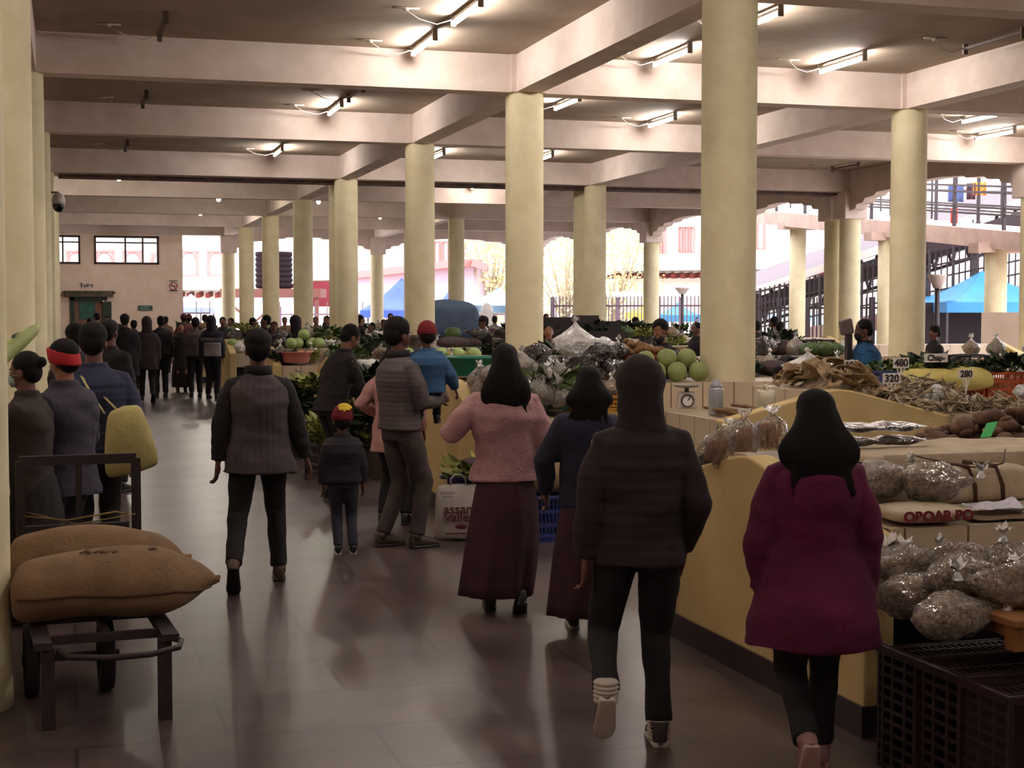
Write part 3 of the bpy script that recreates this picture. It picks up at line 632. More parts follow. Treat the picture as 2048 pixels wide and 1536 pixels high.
stall('short stall running towards the camera from the second column', 5.7, 16.8, 18.06, 'y', .95, .88, .9, 1.12, .2, (1, 0))
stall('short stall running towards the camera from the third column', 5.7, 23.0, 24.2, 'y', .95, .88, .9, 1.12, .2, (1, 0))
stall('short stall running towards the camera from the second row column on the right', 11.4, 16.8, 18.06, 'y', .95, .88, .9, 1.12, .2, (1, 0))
# corner display bed for the dried fish
t = thing('fish_bed', 'low tiled display bed filling the corner right of the spur stall, under dried fish', 'stall', (7.2, 11.05, 0))
MB().bb((-.54, -.55, .84), (.5, .6, .93)).build('bed', m_slab, t, False); MB().bb((-.54, -.59, .5), (.5, -.55, .935)).build('front_panel', tile_mat('x'), t, False); MB().bb((-.5, -.3, 0), (.46, .5, .84)).build('base', m_black, t, False)
# left side stall between the left columns
t = thing('market_stall', 'left side stall behind the shoppers with pale panelled front', 'stall', (-1.35, 9.4, 0))
MB().bb((-.8, -1.95, .82), (.78, 1.9, .9)).build('shelf', m_slab, t, False); MB().bb((.7, -1.9, 0), (.75, 1.85, .82)).build('front_panel', m_gable, t, False); MB().bb((-.75, -1.9, 0), (-.7, 1.85, .82)).build('back_panel', m_gable, t, False)
# ================================================================= goods: prototypes
ORD = ['first', 'second', 'third', 'fourth', 'fifth', 'sixth', 'seventh', 'eighth', 'ninth', 'tenth', 'eleventh', 'twelfth', 'thirteenth', 'fourteenth', 'fifteenth', 'sixteenth', 'seventeenth', 'eighteenth', 'nineteenth', 'twentieth']
def ordn(i): return ORD[i] if i < 20 else 'twenty-' + ORD[i - 20] if i < 29 else 'thirty-' + ORD[(i - 30) % 9]
F_clear = film('clear_film', '#e6dcd2', .88, .08, 1.0, 16); F_lent = film('lentil_film', '#b8b4b0', .95, .15, .8, 10); F_lent.node_tree.nodes['Fresnel'].inputs[0].default_value = 1.18
F_white = film('white_film', '#e6e2dd', .12, .3, 1.0, 12); F_dark = film('dark_film', '#1c1014', .25, .1, 1.0, 14)
def mc(nm, c1, c2, sc=30, r=.8, b=.6, kind='noise'): return mat(nm, c1, r, c2, sc, b, sc, kind, fac=(.3, .7))
M_nood = mc('noodles', '#d8bc98', '#7c5636', 60, .8, 1.0); M_brown = mc('cheese_stick', '#b87a4e', '#85502f', 20); M_lent = mc('black_lentils', '#2a2422', '#14100f', 80)
M_chil = mc('dried_chilli', '#3a1414', '#1c0a0a', 30); M_white_c = mc('puffed_rice', '#cfc6b8', '#94897a', 40); M_green_c = mc('green_beans', '#586a30', '#2c3c1a', 30)
M_leaf = mat('leaf_green', '#4c6428', .6, '#33491c', 6, .2, 30); M_leaf2 = mat('leaf_dark', '#2c3c20', .6, '#1c2a16', 6, .2, 30); M_leafy = mat('leaf_yellow', '#9a9a48', .6, '#6c7434', 6, .2, 30); M_coriander = mat('coriander', '#3c7a2c', .6, '#28601e', 20)
def clear_bag(M, F, r=(.13, .1, .09), knot='side', seed=1, lump=.02, group=None, cname='contents', label='x'):
    def make():
        t = thing('plastic_bag', label, 'plastic bag', group=group)
        rx, ry, rz = r
        def shape(s_):
            k = MB().ell((0, 0, rz * .92), (rx * s_, ry * s_, rz * s_), n=26, m=18)
            o = V((seed * 5.1, seed, 0))
            def f(p):
                q = p + noise.noise_vector(p * 9 + o) * lump + noise.noise_vector(p * 26 + o) * lump * .6
                if knot == 'top' and q.z > rz * 1.2: a = (q.z - rz * 1.2) / rz; q.x *= max(.12, 1 - a * 1.25); q.y *= max(.12, 1 - a * 1.25); q.z += a * rz * .5
                if knot == 'side' and q.x > rx * .35: a = (q.x - rx * .35) / rx; q.y *= max(.15, 1 - a * 1.3); q.z = rz * .9 + (q.z - rz * .9) * max(.2, 1 - a * 1.2) + a * rz * .5; q.x += a * rx * .4
                q.z = max(q.z, .004 if s_ > .97 else .012); return q
            return k.warp(f)
        shape(.9).build(cname, M, t); shape(1.0).build('film', F, t)
        kn = MB(); top = V((0, 0, rz * 2.25)) if knot == 'top' else V((rx * 1.35, 0, rz * 1.55))
        rnd = random.Random(seed)
        kn.tube([top - V((0, 0, .03)), top, top + V((0, 0, .01))], [.022, .009, .012], 8)
        for i in range(7):
            a = rnd.uniform(0, 6.28); d = V((math.cos(a) * .03, math.sin(a) * .03, rnd.uniform(.02, .05))); w = d.cross(V((0, 0, 1))).normalized() * .018
            kn.add([top, top + d * .6 + w, top + d * 1.3, top + d * .6 - w], [(0, 1, 2, 3)])
        kn.build('knot', F_white if F is not F_dark else F, t, False); return t
    return make
P_nood = [Proto(clear_bag(M_nood, F_clear, (.15, .1, .085), 'side', s_, .03, 'clear bags of noodles on the near stall')) for s_ in (1, 2, 3)]
P_noodt = [Proto(clear_bag(M_nood, F_clear, (.12, .11, .1), 'top', s_, .03, 'clear bags of noodles on the near stall')) for s_ in (4, 5)]
def stick_bag(seed):
    def make():
        t = thing('plastic_bag', 'x', 'plastic bag', group='knotted bags of brown cheese sticks'); rnd = random.Random(seed)
        for i in range(15):
            a = rnd.uniform(0, 6.28); q = rnd.uniform(0, .075); x, y = math.cos(a) * q, math.sin(a) * q * .8; lx, ly = rnd.uniform(-.03, .03), rnd.uniform(-.02, .02)
            MB().tube([(x, y, .015), (x + lx * .5, y + ly * .5, .08), (x + lx, y + ly, .15)], [.012, .013, .01], 6, flat=.7).build('cheese_stick', M_brown, t)
        k = MB().loft([((0, 0, z), (a, 0, 0), (0, a * .85, 0)) for z, a in ((.004, .085), (.03, .1), (.1, .1), (.15, .085), (.19, .04), (.205, .016), (.215, .02), (.25, .055))], 22, False).jitter(.012, 14, seed)
        k.build('film', F_clear, t); return t
    return make
P_stick = [Proto(stick_bag(1)), Proto(stick_bag(2))]
def pillow_bag(M, seed, r=(.17, .12, .035)):
    def make():
        t = thing('plastic_bag', 'x', 'plastic bag', group='flat bags of black lentils'); rx, ry, rz = r
        def S(s_): return MB().loft([((0, y * ry * s_, rz), (rx * s_ * (1 - .12 * abs(y) ** 3), 0, 0), (0, 0, rz * s_ * max(.06, (1 - abs(y) ** 3)))) for y in (-1, -.93, -.75, -.4, 0, .4, .75, .93, 1)], 22).jitter(.014, 12, seed)
        S(.95).build('contents', M, t); S(1.0).build('film', F_lent, t)
        MB().sheet(lambda u, v: (rx * .92 + u * .05, (v - .5) * ry * 1.3, rz + .01 * math.sin(v * 20)), 3, 10).build('seal', F_white, t, False); return t
    return make
P_lent = Proto(pillow_bag(M_lent, 1))
P_dark = [Proto(clear_bag(M_chil, F_dark, (.2, .13, .11), 'side', s_, .035, 'x', 'contents')) for s_ in (11, 12)]
P_whiteb = [Proto(clear_bag(M_white_c, F_white, (.18, .14, .12), 'top', 21, .03)), Proto(clear_bag(M_white_c, F_white, (.2, .12, .08), 'side', 22, .03))]
P_puff = [Proto(clear_bag(M_white_c, F_clear, (.11, .1, .09), 'top', 31, .02)), Proto(clear_bag(M_green_c, F_clear, (.1, .09, .08), 'top', 32, .02)), Proto(clear_bag(M_nood, F_clear, (.1, .09, .07), 'top', 33, .02))]
def veg(nm, label, cat, r, M, stem=None, seed=1, lump=.01, n=18):
    def make():
        k = MB().ell((0, 0, r[2] * .95), r, n=n, m=12).jitter(lump, 9, seed)
        if not stem: return tag(k.build(nm, M), label, cat)
        t = thing(nm, label, cat); k.build('flesh', M, t); MB().tube([(0, 0, r[2] * 1.85), (.01, 0, r[2] * 2.1)], [.012, .008], 6).build('stem', stem, t); return t
    return make
M_pot = mc('potato_skin', '#6a4a34', '#4a3022', 14, .85, .3); M_melon = mat('melon_rind', '#98a064', .6, '#7f8c4e', 6, .1, 30); M_melond = mat('melon_dark', '#4a6230', .5, '#33481f', 9)
M_cab = mat('cabbage_leaf', '#a9b878', .6, '#7f9a54', 7, .4, 9); M_rad = mat('radish_white', '#d0c8b4', .5, '#b4aa90', 5); M_tom = mat('tomato_red', '#a33a26', .35, '#8a2c1c', 4); M_oni = mat('onion_skin', '#8a4a48', .5, '#6c3236', 8); M_gin = mc('ginger_root', '#8f6a3c', '#6a4a28', 18)
P_pot = [Proto(veg('potato', 'x', 'potato', (.062, .042, .036), M_pot, None, 1, .014)), Proto(veg('potato', 'x', 'potato', (.05, .042, .036), M_pot, None, 2, .012)), Proto(veg('potato', 'x', 'potato', (.075, .045, .04), M_pot, None, 3, .014))]
P_mel = Proto(veg('green_melon', 'x', 'melon', (.125, .12, .12), M_melon, M_leaf2, 1, .004, 24)); P_dmel = Proto(veg('pumpkin', 'x', 'pumpkin', (.2, .17, .13), M_melond, M_leaf, 2, .008, 22))
P_cab = Proto(veg('cabbage', 'x', 'cabbage', (.085, .085, .075), M_cab, None, 3, .012, 20)); P_tom = Proto(veg('tomato', 'x', 'tomato', (.035, .035, .03), M_tom, None, 4, .001, 10)); P_oni = Proto(veg('onion', 'x', 'onion', (.038, .038, .034), M_oni, None, 5, .003, 10)); P_gin = Proto(veg('ginger_root', 'x', 'ginger', (.05, .028, .022), M_gin, None, 6, .02, 10))
P_rad = Proto(lambda: tag(MB().tube([(-.16, 0, .03), (-.08, 0, .032), (.06, 0, .034), (.14, 0, .03), (.16, 0, .03)], [.004, .018, .03, .028, .012], 10).build('white_radish', M_rad), 'x', 'radish'))
def bunch(M, w=.16, h=.14, n=60, seed=1, nm='leafy_bunch', lw=.03, ll=.11, Mst=None):
    def make():
        rnd = random.Random(seed); t = thing(nm, 'x', 'leafy greens'); k = MB(); s2 = MB()
        for i in range(n):
            a = rnd.uniform(-1.3, 1.3); b_ = rnd.uniform(0, 6.28); d = V((math.cos(b_) * w * rnd.random() ** .5, math.sin(b_) * w * .8 * rnd.random() ** .5, h * rnd.uniform(.3, 1)))
            u = V((math.cos(b_), math.sin(b_), rnd.uniform(-.3, .9))).normalized() * ll * rnd.uniform(.6, 1.2); v_ = u.cross(V((rnd.uniform(-1, 1), rnd.uniform(-1, 1), 1))).normalized() * lw
            c = u.cross(v_).normalized() * ll * .18
            k.add([d, d + u * .35 + v_ + c, d + u * .75 + v_ * .8 + c, d + u * 1.05, d + u * .75 - v_ * .8 + c, d + u * .35 - v_ + c, d + u * .5 - c * .3], [(0, 1, 6), (1, 2, 6), (2, 3, 6), (3, 4, 6), (4, 5, 6), (5, 0, 6)])
            if i % 4 == 0: s2.tube([(d.x * .3, d.y * .3, .01), d * .6, d + u * .3], [.006, .005, .002], 5)
        k.build('leaves', M, t, False); s2.build('stalks', Mst or M_leafy, t); return t
    return make
P_bun = [Proto(bunch(M_leaf, seed=1)), Proto(bunch(M_leaf2, seed=2)), Proto(bunch(M_leafy, seed=3)), Proto(bunch(M_leaf2, .2, .2, 80, 4, lw=.05, ll=.16))]
P_cor = Proto(bunch(M_coriander, .13, .05, 90, 5, lw=.012, ll=.03))
P_scal = Proto(bunch(mat('scallion', '#5c6c34', .6, '#3c4a20', 9), .12, .1, 60, 6, lw=.008, ll=.26))
def basin(col, nm, r=.22, h=.14):
    def make():
        t = thing('basin', 'x', 'basin'); m = mat(nm, col, .4)
        MB().lathe([(r * .72, 0), (r * .74, .005), (r * .95, h), (r * 1.03, h + .005), (r * 1.03, h + .018), (r * .97, h + .018), (r * .93, h), (r * .7, .02), (.01, .018)], n=36).build('bowl', m, t)
        k = MB()
        for s_ in (-1, 1): k.tube([(s_ * r * 1.02, -.05, h + .01), (s_ * (r * 1.02 + .035), -.03, h + .008), (s_ * (r * 1.02 + .035), .03, h + .008), (s_ * r * 1.02, .05, h + .01)], .008, 6)
        k.build('handle_pair', m, t); return t
    return make
P_bas = {'teal': Proto(basin('#1f7a62', 'plastic_teal', .26, .13)), 'pink': Proto(basin('#d88478', 'plastic_pink', .27, .16)), 'red': Proto(basin('#8a2a20', 'plastic_red', .24, .09)), 'blue': Proto(basin('#2a2c5a', 'plastic_navy', .22, .3))}
def crate(col, nm, w=.5, d=.33, h=.26):
    def make():
        t = thing('plastic_crate', 'x', 'crate'); m = mat(nm, col, .45); k = MB(); x, y = w / 2, d / 2
        k.bb((-x, -y, 0), (x, y, .015))
        for z in (.03, h * .36, h * .68): k.bb((-x, -y, z), (x, -y + .012, z + .02)).bb((-x, y - .012, z), (x, y, z + .02)).bb((-x, -y, z), (-x + .012, y, z + .02)).bb((x - .012, -y, z), (x, y, z + .02))
        for s_ in (-1, 1):
            for i in range(int(w / .03) + 1): q = -x + .006 + i * (w - .012) / int(w / .03); k.bb((q - .005, s_ * (y - .004) - .003, .01), (q + .005, s_ * (y - .004) + .003, h))
            for i in range(int(d / .03) + 1): q = -y + .006 + i * (d - .012) / int(d / .03); k.bb((s_ * (x - .004) - .003, q - .005, .01), (s_ * (x - .004) + .003, q + .005, h))
        k.build('lattice', m, t, False)
        r_ = MB(); r_.bb((-x - .012, -y - .012, h), (x + .012, -y + .012, h + .022)).bb((-x - .012, y - .012, h), (x + .012, y + .012, h + .022)).bb((-x - .012, -y, h), (-x + .012, y, h + .022)).bb((x - .012, -y, h), (x + .012, y, h + .022))
        for a in (-1, 1):
            for b_ in (-1, 1): r_.bb((a * x - .012, b_ * y - .012, 0), (a * x + .012, b_ * y + .012, h))
        r_.build('rim', m, t, False, bevel=.004); return t
    return make
P_cr = {'blue': Proto(crate('#2c3670', 'plastic_blue')), 'orange': Proto(crate('#b85028', 'plastic_orange')), 'black': Proto(crate('#221820', 'plastic_black')), 'maroon': Proto(crate('#29141a', 'plastic_maroon', .55, .36, .28)), 'grey': Proto(crate('#3c4048', 'plastic_grey', .4, .3, .15)), 'amber': Proto(crate('#b07a24', 'wicker_amber', .42, .3, .12))}
def sackm(M, r, seed, nm='sack', cat='sack', lab='x', tie=False):
    def make():
        t = thing(nm, lab, cat)
        k = MB().loft([((x * r[0], 0, r[2] * .95), (0, r[1] * s_, 0), (0, 0, r[2] * s_), .85) for x, s_ in ((-1, .1), (-.97, .45), (-.85, .8), (-.5, 1), (0, 1.03), (.5, 1), (.85, .82), (.97, .5), (1, .1))], 28).jitter(.03, 5, seed).jitter(.008, 22, seed)
        k.warp(lambda p: V((p.x, p.y, max(p.z, .004)))); k.build('cloth', M, t, subd=1)
        MB().tube([(-r[0] * 1.01, 0, r[2]), (-r[0] * 1.06, 0, r[2] * 1.02)], [.02, .035], 8).build('tied_end', M, t); return t
    return make
M_jute = mat('jute_cloth', '#8a6e50', .95, '#6c533a', 5, .5, 60, fac=(.25, .75)); M_poly = mat('poly_sack', '#b3a38e', .8, '#9c8b76', 6, .3, 50); M_psack = mat('sack_white', '#c9c2b6', .8, '#b0a898', 6, .3, 40)
P_sack = [Proto(sackm(M_jute, (.36, .2, .13), 1)), Proto(sackm(M_psack, (.33, .2, .15), 2)), Proto(sackm(mat('sack_dark', '#463434', .8, '#332426', 6, .3, 30), (.4, .2, .12), 3))]
P_box = Proto(lambda: (lambda t: (MB().bb((-.3, -.18, 0), (.3, .18, .2)).build('carton', mat('box_dark', '#2a2022', .8), t, False), MB().bb((-.3, .16, .2), (.3, .18, .34)).build('flap', MATS['box_dark'], t, False), t)[-1])(thing('carton_box', 'x', 'box')))
def scatter_pile(P, n, c, rx, ry, h, seed, label, group, sc=1, lay=3):
    """individual items heaped over an elliptical mound"""
    rnd = random.Random(seed); i = 0
    for k in range(n):
        a = rnd.uniform(0, 6.28); q = rnd.random() ** .5; z = h * (1 - q) * rnd.uniform(.75, 1)
        p = P[k % len(P)] if isinstance(P, list) else P
        p.put((c[0] + math.cos(a) * q * rx, c[1] + math.sin(a) * q * ry, c[2] + z), rot=(rnd.uniform(-.5, .5), rnd.uniform(-.5, .5), rnd.uniform(0, 6.28)), label=label, group=group, scale=sc * rnd.uniform(.85, 1.15))
# ================================================================= what lies on the stalls
def tab(x, y, z): return V((x, y, z))
# ---- near stall A: covers, parcels, bags
M_cover = mat('cover_cloth', '#bcab92', .9, '#a8967e', 7, .3, 30); M_strap = mat('strap_brown', '#4a2c22', .8)
t = thing('cover_sheet', 'beige sheet spread along the top tier of the near stall', 'sheet', (5.9, 6.62, 1.032))
MB().sheet(lambda u, v: (-2.35 + u * 5.4, -.43 + v * .9, .03 + .012 * noise.noise(V((u * 30, v * 6, 0))) + .01 * math.sin(v * 14 + u * 9)), 90, 14, .028).build('sheet', M_cover, t)
k = MB().sheet(lambda u, v: (-2.3 + u * 5.3, -.445 - .012 * math.sin(u * 40) * v - .02 * v, .05 - v * .14), 90, 5); k.build('hanging_edge', M_cover, t, solid=.008)
def parcel(x0, x1, label, straps, seed):
    t = thing('wrapped_parcel', label, 'parcel', ((x0 + x1) / 2, 6.02, .875)); w = (x1 - x0) / 2
    k = MB().loft([((s_ * w, 0, .085), (0, .12 * q, 0), (0, 0, .085 * q), .55) for s_, q in ((-1, .3), (-.98, .9), (-.9, 1), (-.3, 1.02), (.3, 1), (.9, 1), (.98, .9), (1, .3))], 26).jitter(.014, 9, seed); k.warp(lambda p: V((p.x, p.y, max(p.z, .002)))); k.build('wrapping', M_cover, t, subd=1)
    for s_ in straps: MB().tube([(s_ * w, -.13, .0), (s_ * w - .01, -.135, .09), (s_ * w - .03, -.11, .172), (s_ * w - .1, .05, .18)], [.011] * 4, 6, flat=.5).build('strap', M_strap, t)
    return t
parcel(3.22, 3.63, 'beige cloth bundle without straps left of the strapped parcel', (), 5)
parcel(3.68, 4.25, 'beige wrapped parcel tied with two brown straps', (-.2, .3), 6)
parcel(4.35, 5.2, 'beige wrapped parcel beyond the frame edge', (), 4)
MB_ = MB().tube([(3.7, 6.1, 1.09), (3.8, 5.92, 1.06), (3.92, 5.87, 1.045), (4.05, 5.9, 1.06), (4.2, 6.1, 1.1)], .004, 6); tag(MB_.build('tie_cord', M_strap), 'thin dark cord looped over the strapped parcel', 'cord')
t = thing('printed_sack', 'flattened beige sack with red printed letters along the lower shelf edge', 'sack', (3.2, 5.62, .868))
k = MB().loft([((x, 0, .03), (0, .14 * q, 0), (0, 0, .032 * q), .6) for x, q in ((.08, .3), (.09, .9), (.15, 1.05), (.25, 1), (.35, 1.02), (.4, .92), (.43, .3))], 24).jitter(.01, 8, 2); k.build('cloth', M_cover, t, subd=1)
text('lettering', 'OBOAR PO', .056, mat('print_red', '#6e1c22', .8), t, (.25, -.155, .03), (R(84), 0, 0), sx=1.15, bold=.003)
t = thing('paper_sheet', 'crumpled white paper on the lower shelf right of the red lettered sack', 'paper', (3.78, 5.6, .895))
MB().sheet(lambda u, v: (-.13 + u * .28 + v * .05, -.1 + v * .2, .02 + .02 * math.sin(u * 5) * math.sin(v * 4) + .008 * noise.noise(V((u * 6, v * 6, 0)))), 14, 10).build('paper', mat('paper_white', '#c9c2cc', .7), t, False, solid=.002)
t = thing('folded_cloth', 'pale folded cloth beneath the crumpled paper on the lower shelf', 'cloth', (4.1, 5.75, .862)); MB().sheet(lambda u, v: (-.42 + u * 1.3, -.22 + v * .4, .02 + .012 * noise.noise(V((u * 8, v * 5, 1)))), 40, 12, .018).build('cloth', mat('cloth_pale', '#c4b8a4', .9, '#b0a48e', 6), t)
for i, (px, py, l, rz, sc) in enumerate(((1762, 968, 'bulging clear bag of noodles right behind the purple coat on the lower shelf', .4, 1.05), (1868, 972, 'clear bag of noodles lying before the strapped parcel', -.3, 1.0))):
    p = PZ(px, py + 28, .93); P_nood[i].put((p.x, p.y, .925), rz, label=l, scale=sc)
# cheese stick bags on the rear slope near the gable
for i, (px, py, rz, sc, l) in enumerate(((1420, 928, .2, .85, 'slumped bag of brown cheese sticks nearest the hooded man'), (1488, 912, 1.1, .88, 'upright knotted bag of brown cheese sticks on the gable peak side'), (1543, 896, 2.2, .92, 'knotted bag of brown cheese sticks beside the purple coat woman\'s hair'), (1462, 900, 2.8, .8, 'small knotted bag of cheese sticks behind the two big ones'))):
    p = PY(px, py, (6.95, 6.85, 6.95, 7.25)[i]); P_stick[i % 2].put((p.x, p.y, (.99, 1.04, 1.04, .98)[i]), label=l, rot=((.5, 0, rz) if i == 0 else (0, 0, rz)), scale=sc)
# lentil bags
for px, py, z, rz, l in ((1700, 905, 1.07, .1, 'lower left'), (1700, 890, 1.14, -.2, 'upper left'), (1790, 905, 1.07, .25, 'lower right'), (1785, 890, 1.14, -.1, 'upper right')):
    p = PY(px, py, 6.75); P_lent.put((p.x, p.y, z), rz, label='flat clear bag of black lentils, %s of the four on the beige sheet' % l, scale=.78)
# potatoes on the rear shelf
rnd = random.Random(3); n = 0
for k_ in range(150):
    u = rnd.random(); x = 4.5 + u * 1.7; y = rnd.uniform(7.12, 7.72); h = .22 * math.exp(-((x - 5.2) / .6) ** 2) * (1 - abs(y - 7.42) / .34) ; lev = rnd.choice((.35, .7, 1))
    P_pot[k_ % 3].put((x, y, .93 + max(0, h) * (1 if k_ % 3 else lev)), rot=(rnd.uniform(-.4, .4), rnd.uniform(-.6, .6), rnd.uniform(0, 6.3)), label='brown potato in the heap behind the beige sheet of the near stall', group='potatoes heaped on the near stall', scale=rnd.uniform(.9, 1.25))
t = tag(MB().ell((5.3, 7.42, .9), (.8, .3, .17), n=30, m=12).jitter(.05, 8, 3).build('potato_bed', M_pot), 'brown potatoes buried inside the heap', 'potatoes', kind='stuff')
p = PY(1970, 889, 7.0); t = thing('price_card', 'bright green diamond shaped card leaning on the potatoes', 'card', (p.x, p.y, 1.07)); MB().bar((0, 0, .005), (0, .02, .1), .085, .003, up=V((1, 0, 0))).build('card', mat('card_green', '#22a04a', .6), t, False, rot=(0, .6, 0))
# ---- bench and crates, bottom right
m_wood = mat('bench_wood', '#9a6a3a', .6, '#7c5028', 3, .2, 12, 'wavex')
for i in range(3):
    y = 4.98 - i * .285; c = P_cr['maroon'].put((3.24, y, .275), rot=(R(90), 0, 0), label='dark maroon plastic crate standing on its side, ' + ['behind the purple coat', 'in the middle under the bench', 'nearest'][i], group='dark crates under the bench')
    c.location = (3.24, y + .13, .19); c.scale = (1, 1.5, .97)
for i, y in enumerate((4.85, 4.2)):
    P_cr['maroon'].put((3.85, y, 0), label='dark maroon crate lying flat behind the row of upright crates, ' + ['far one', 'near one'][i], group='dark crates under the bench', scale=(1, 1, 1.7))
t = thing('wooden_bench', 'orange brown wooden bench standing on the crates, under the noodle bags', 'bench', (3.42, 4.82, .565)); MB().bb((-.3, -.36, .085), (.42, .36, .115)).build('bench_top', m_wood, t, False, bevel=.006)
for x in (-.25, .37):
    for y in (-.31, .31): MB().bb((x - .035, y - .03, 0), (x + .035, y + .03, .085)).build('leg', m_wood, t, False)
MB().bb((-.27, -.33, .04), (-.25, .33, .085)).bb((-.27, -.33, .04), (.4, -.315, .085)).build('apron', m_wood, t, False)
Z1 = .682; Z0 = .575
for i, (px, py, z, rz, k_, sc, l) in enumerate(((1815, 1165, Z1, .3, 0, .95, 'on the far left end of the bench'), (1915, 1168, Z1, 2.6, 1, 1.0, 'at the back middle of the bench'), (1925, 1195, Z1, -.4, 2, .95, 'front middle of the bench, pinched at its left'), (2005, 1172, Z1, 1.2, 3, .9, 'knotted upright at the back right of the bench'), (2025, 1215, Z1, 2.9, 0, 1.0, 'at the right frame edge on the bench'),
                                      (1775, 1215, Z0, 1.9, 4, 1.05, 'on the crates just right of the purple coat'), (1835, 1238, Z0, -.5, 1, 1.05, 'on the crates below the bench end'), (1905, 1280, Z0, -.2, 2, 1.0, 'nearest, lying alone on the crates'), (1760, 1180, Z1 - .05, .9, 3, .8, 'highest beside the purple coat'), (2046, 1165, Z1, .2, 2, .9, 'at the far right behind the frame edge bag'))):
    p = PZ(px, py, z); P = (P_nood + P_noodt)[k_]; P.put((p.x, p.y, z), rz, label='clear bag of brown noodles ' + l, scale=sc)
tag(MB().tube([(0, 0, 0), (.05, 0, .012), (.1, .01, .03), (.14, .02, .06)], [.004, .02, .018, .004], 8, flat=.4).build('dried_leaf', mat('dried_leaf', '#a0703a', .7), loc=tuple(PY(1800, 1130, 5.3))), 'orange dried leaf sticking up behind the bags against the tiles', 'leaf')
# ---- dried fish
M_fishb = mc('dried_fish_brown', '#a58a62', '#5c4630', 18, .6); M_fishg = mc('dried_fish_grey', '#b3a184', '#5c4c3c', 30, .5)
def fish(L_, w, M, bend, nm='dried_fish'):
    def make():
        k = MB(); pts = []
        for i in range(9):
            f_ = i / 8; x = (f_ - .5) * L_; pr = (.25, .8, 1, .95, .8, .6, .4, .22, .5)[i] * w; z = .012 + bend * math.sin(f_ * 3.14) * L_ * .3
            pts.append(((x, bend * .1 * math.sin(f_ * 6), z), (0, pr, bend * pr * .8), (0, 0, .18 * w * (.3 if i == 8 else 1))))
        k.loft(pts, 10); return tag(k.build(nm, M), 'x', 'dried fish')
    return make
PFb = [Proto(fish(.3, .045, M_fishb, .35)), Proto(fish(.36, .055, M_fishb, -.3)), Proto(fish(.24, .05, M_fishb, .7))]
PFg = [Proto(fish(.12, .014, M_fishg, .3)), Proto(fish(.15, .016, M_fishg, -.2)), Proto(fish(.1, .013, M_fishg, .7))]
def fish_h(x, y):
    a = .19 * math.exp(-((x - 5.95) / .3) ** 2 - ((y - 11.0) / .45) ** 2); b_ = .2 * math.exp(-((x - 6.75) / .42) ** 2 - ((y - 11.1) / .38) ** 2); return a + b_
rnd = random.Random(5)
def fz(x, y):
    base = 1.12 - max(0, x - 5.86) * .35 if x < 6.4 else .93; base = max(.93, base) if x > 5.9 else 1.12
    return base + fish_h(x, y)
def fbed(u, v):
    x = 5.72 + u * 1.95; y = 10.5 + v * 1.1; e = min(u, 1 - u, v * .8, 1 - v) * 8; return (x, y, max(.945, fz(x, y) - .03 - (1 - min(1, e)) * .08 + .012 * noise.noise(V((x * 14, y * 14, 0)))))
tag(MB().sheet(fbed, 50, 30, .01).build('dried_fish_bed', M_fishg), 'dried fish buried inside the heap, too many to tell apart', 'dried fish', kind='stuff')
for k_ in range(85):
    x, y = rnd.uniform(5.72, 6.35), rnd.uniform(10.5, 11.55); PFb[k_ % 3].put((x, y, fz(x, y) + rnd.uniform(-.01, .03)), rot=(rnd.uniform(-.6, .6), rnd.uniform(-.5, .5), rnd.uniform(0, 6.3)), label='large brown split dried fish on the left of the fish heap', group='large brown dried fish')
for k_ in range(290):
    x, y = rnd.uniform(6.15, 7.62), rnd.uniform(10.5, 11.5) ; y = 10.48 + (y - 10.5) * (1 if k_ % 2 else .55)
    PFg[k_ % 3].put((x, y, fz(x, y) + rnd.uniform(-.01, .025)), rot=(rnd.uniform(-.8, .8), rnd.uniform(-.7, .7), rnd.uniform(0, 6.3)), label='small grey dried fish on the right of the fish heap', group='small grey dried fish', scale=rnd.uniform(1.3, 1.9))
P_whiteb[1].put((6.72, 10.72, 1.0), rot=(0, 1.2, 1.3), label='crumpled white bag standing between the two kinds of dried fish', scale=.7)
def price(px, py, Y, txt, label, h=.09, w=.14, hold=True, rz=0, col='#d8cfc4'):
    p = PY(px, py, Y); t = thing('price_tag', label, 'price tag', p, rz)
    MB().box((0, 0, 0), (w, .006, h)).build('card', mat('tag_card', col, .6), t, False, bevel=.002)
    text('lettering', txt, h * .95, m_ink, t, (0, -.006, 0), (R(90), 0, 0), bold=.002)
    if hold: MB().bar((-.0, 0, -h / 2 - .14), (0, 0, -h / 2), .012).box((-.02, 0, -h / 2 - .05), (.008, .006, .1), M=Matrix.Rotation(-.3, 3, 'Y')).box((.02, 0, -h / 2 - .05), (.008, .006, .1), M=Matrix.Rotation(.3, 3, 'Y')).build('stake', MATS['tag_card'], t, False)
    return t
price(1702, 730, 10.75, '500', 'small white price card reading 500 stuck in the brown fish', .075, .12); price(1802, 726, 11.2, '480', 'white price card reading 480 on a forked holder above the fish', .09, .15)
price(1783, 757, 10.75, '320', 'white price card reading 320 among the grey dried fish', .085, .15, rz=-.15); price(1932, 748, 11.0, '280', 'white price card reading 280 at the right of the fish heap', .08, .14)
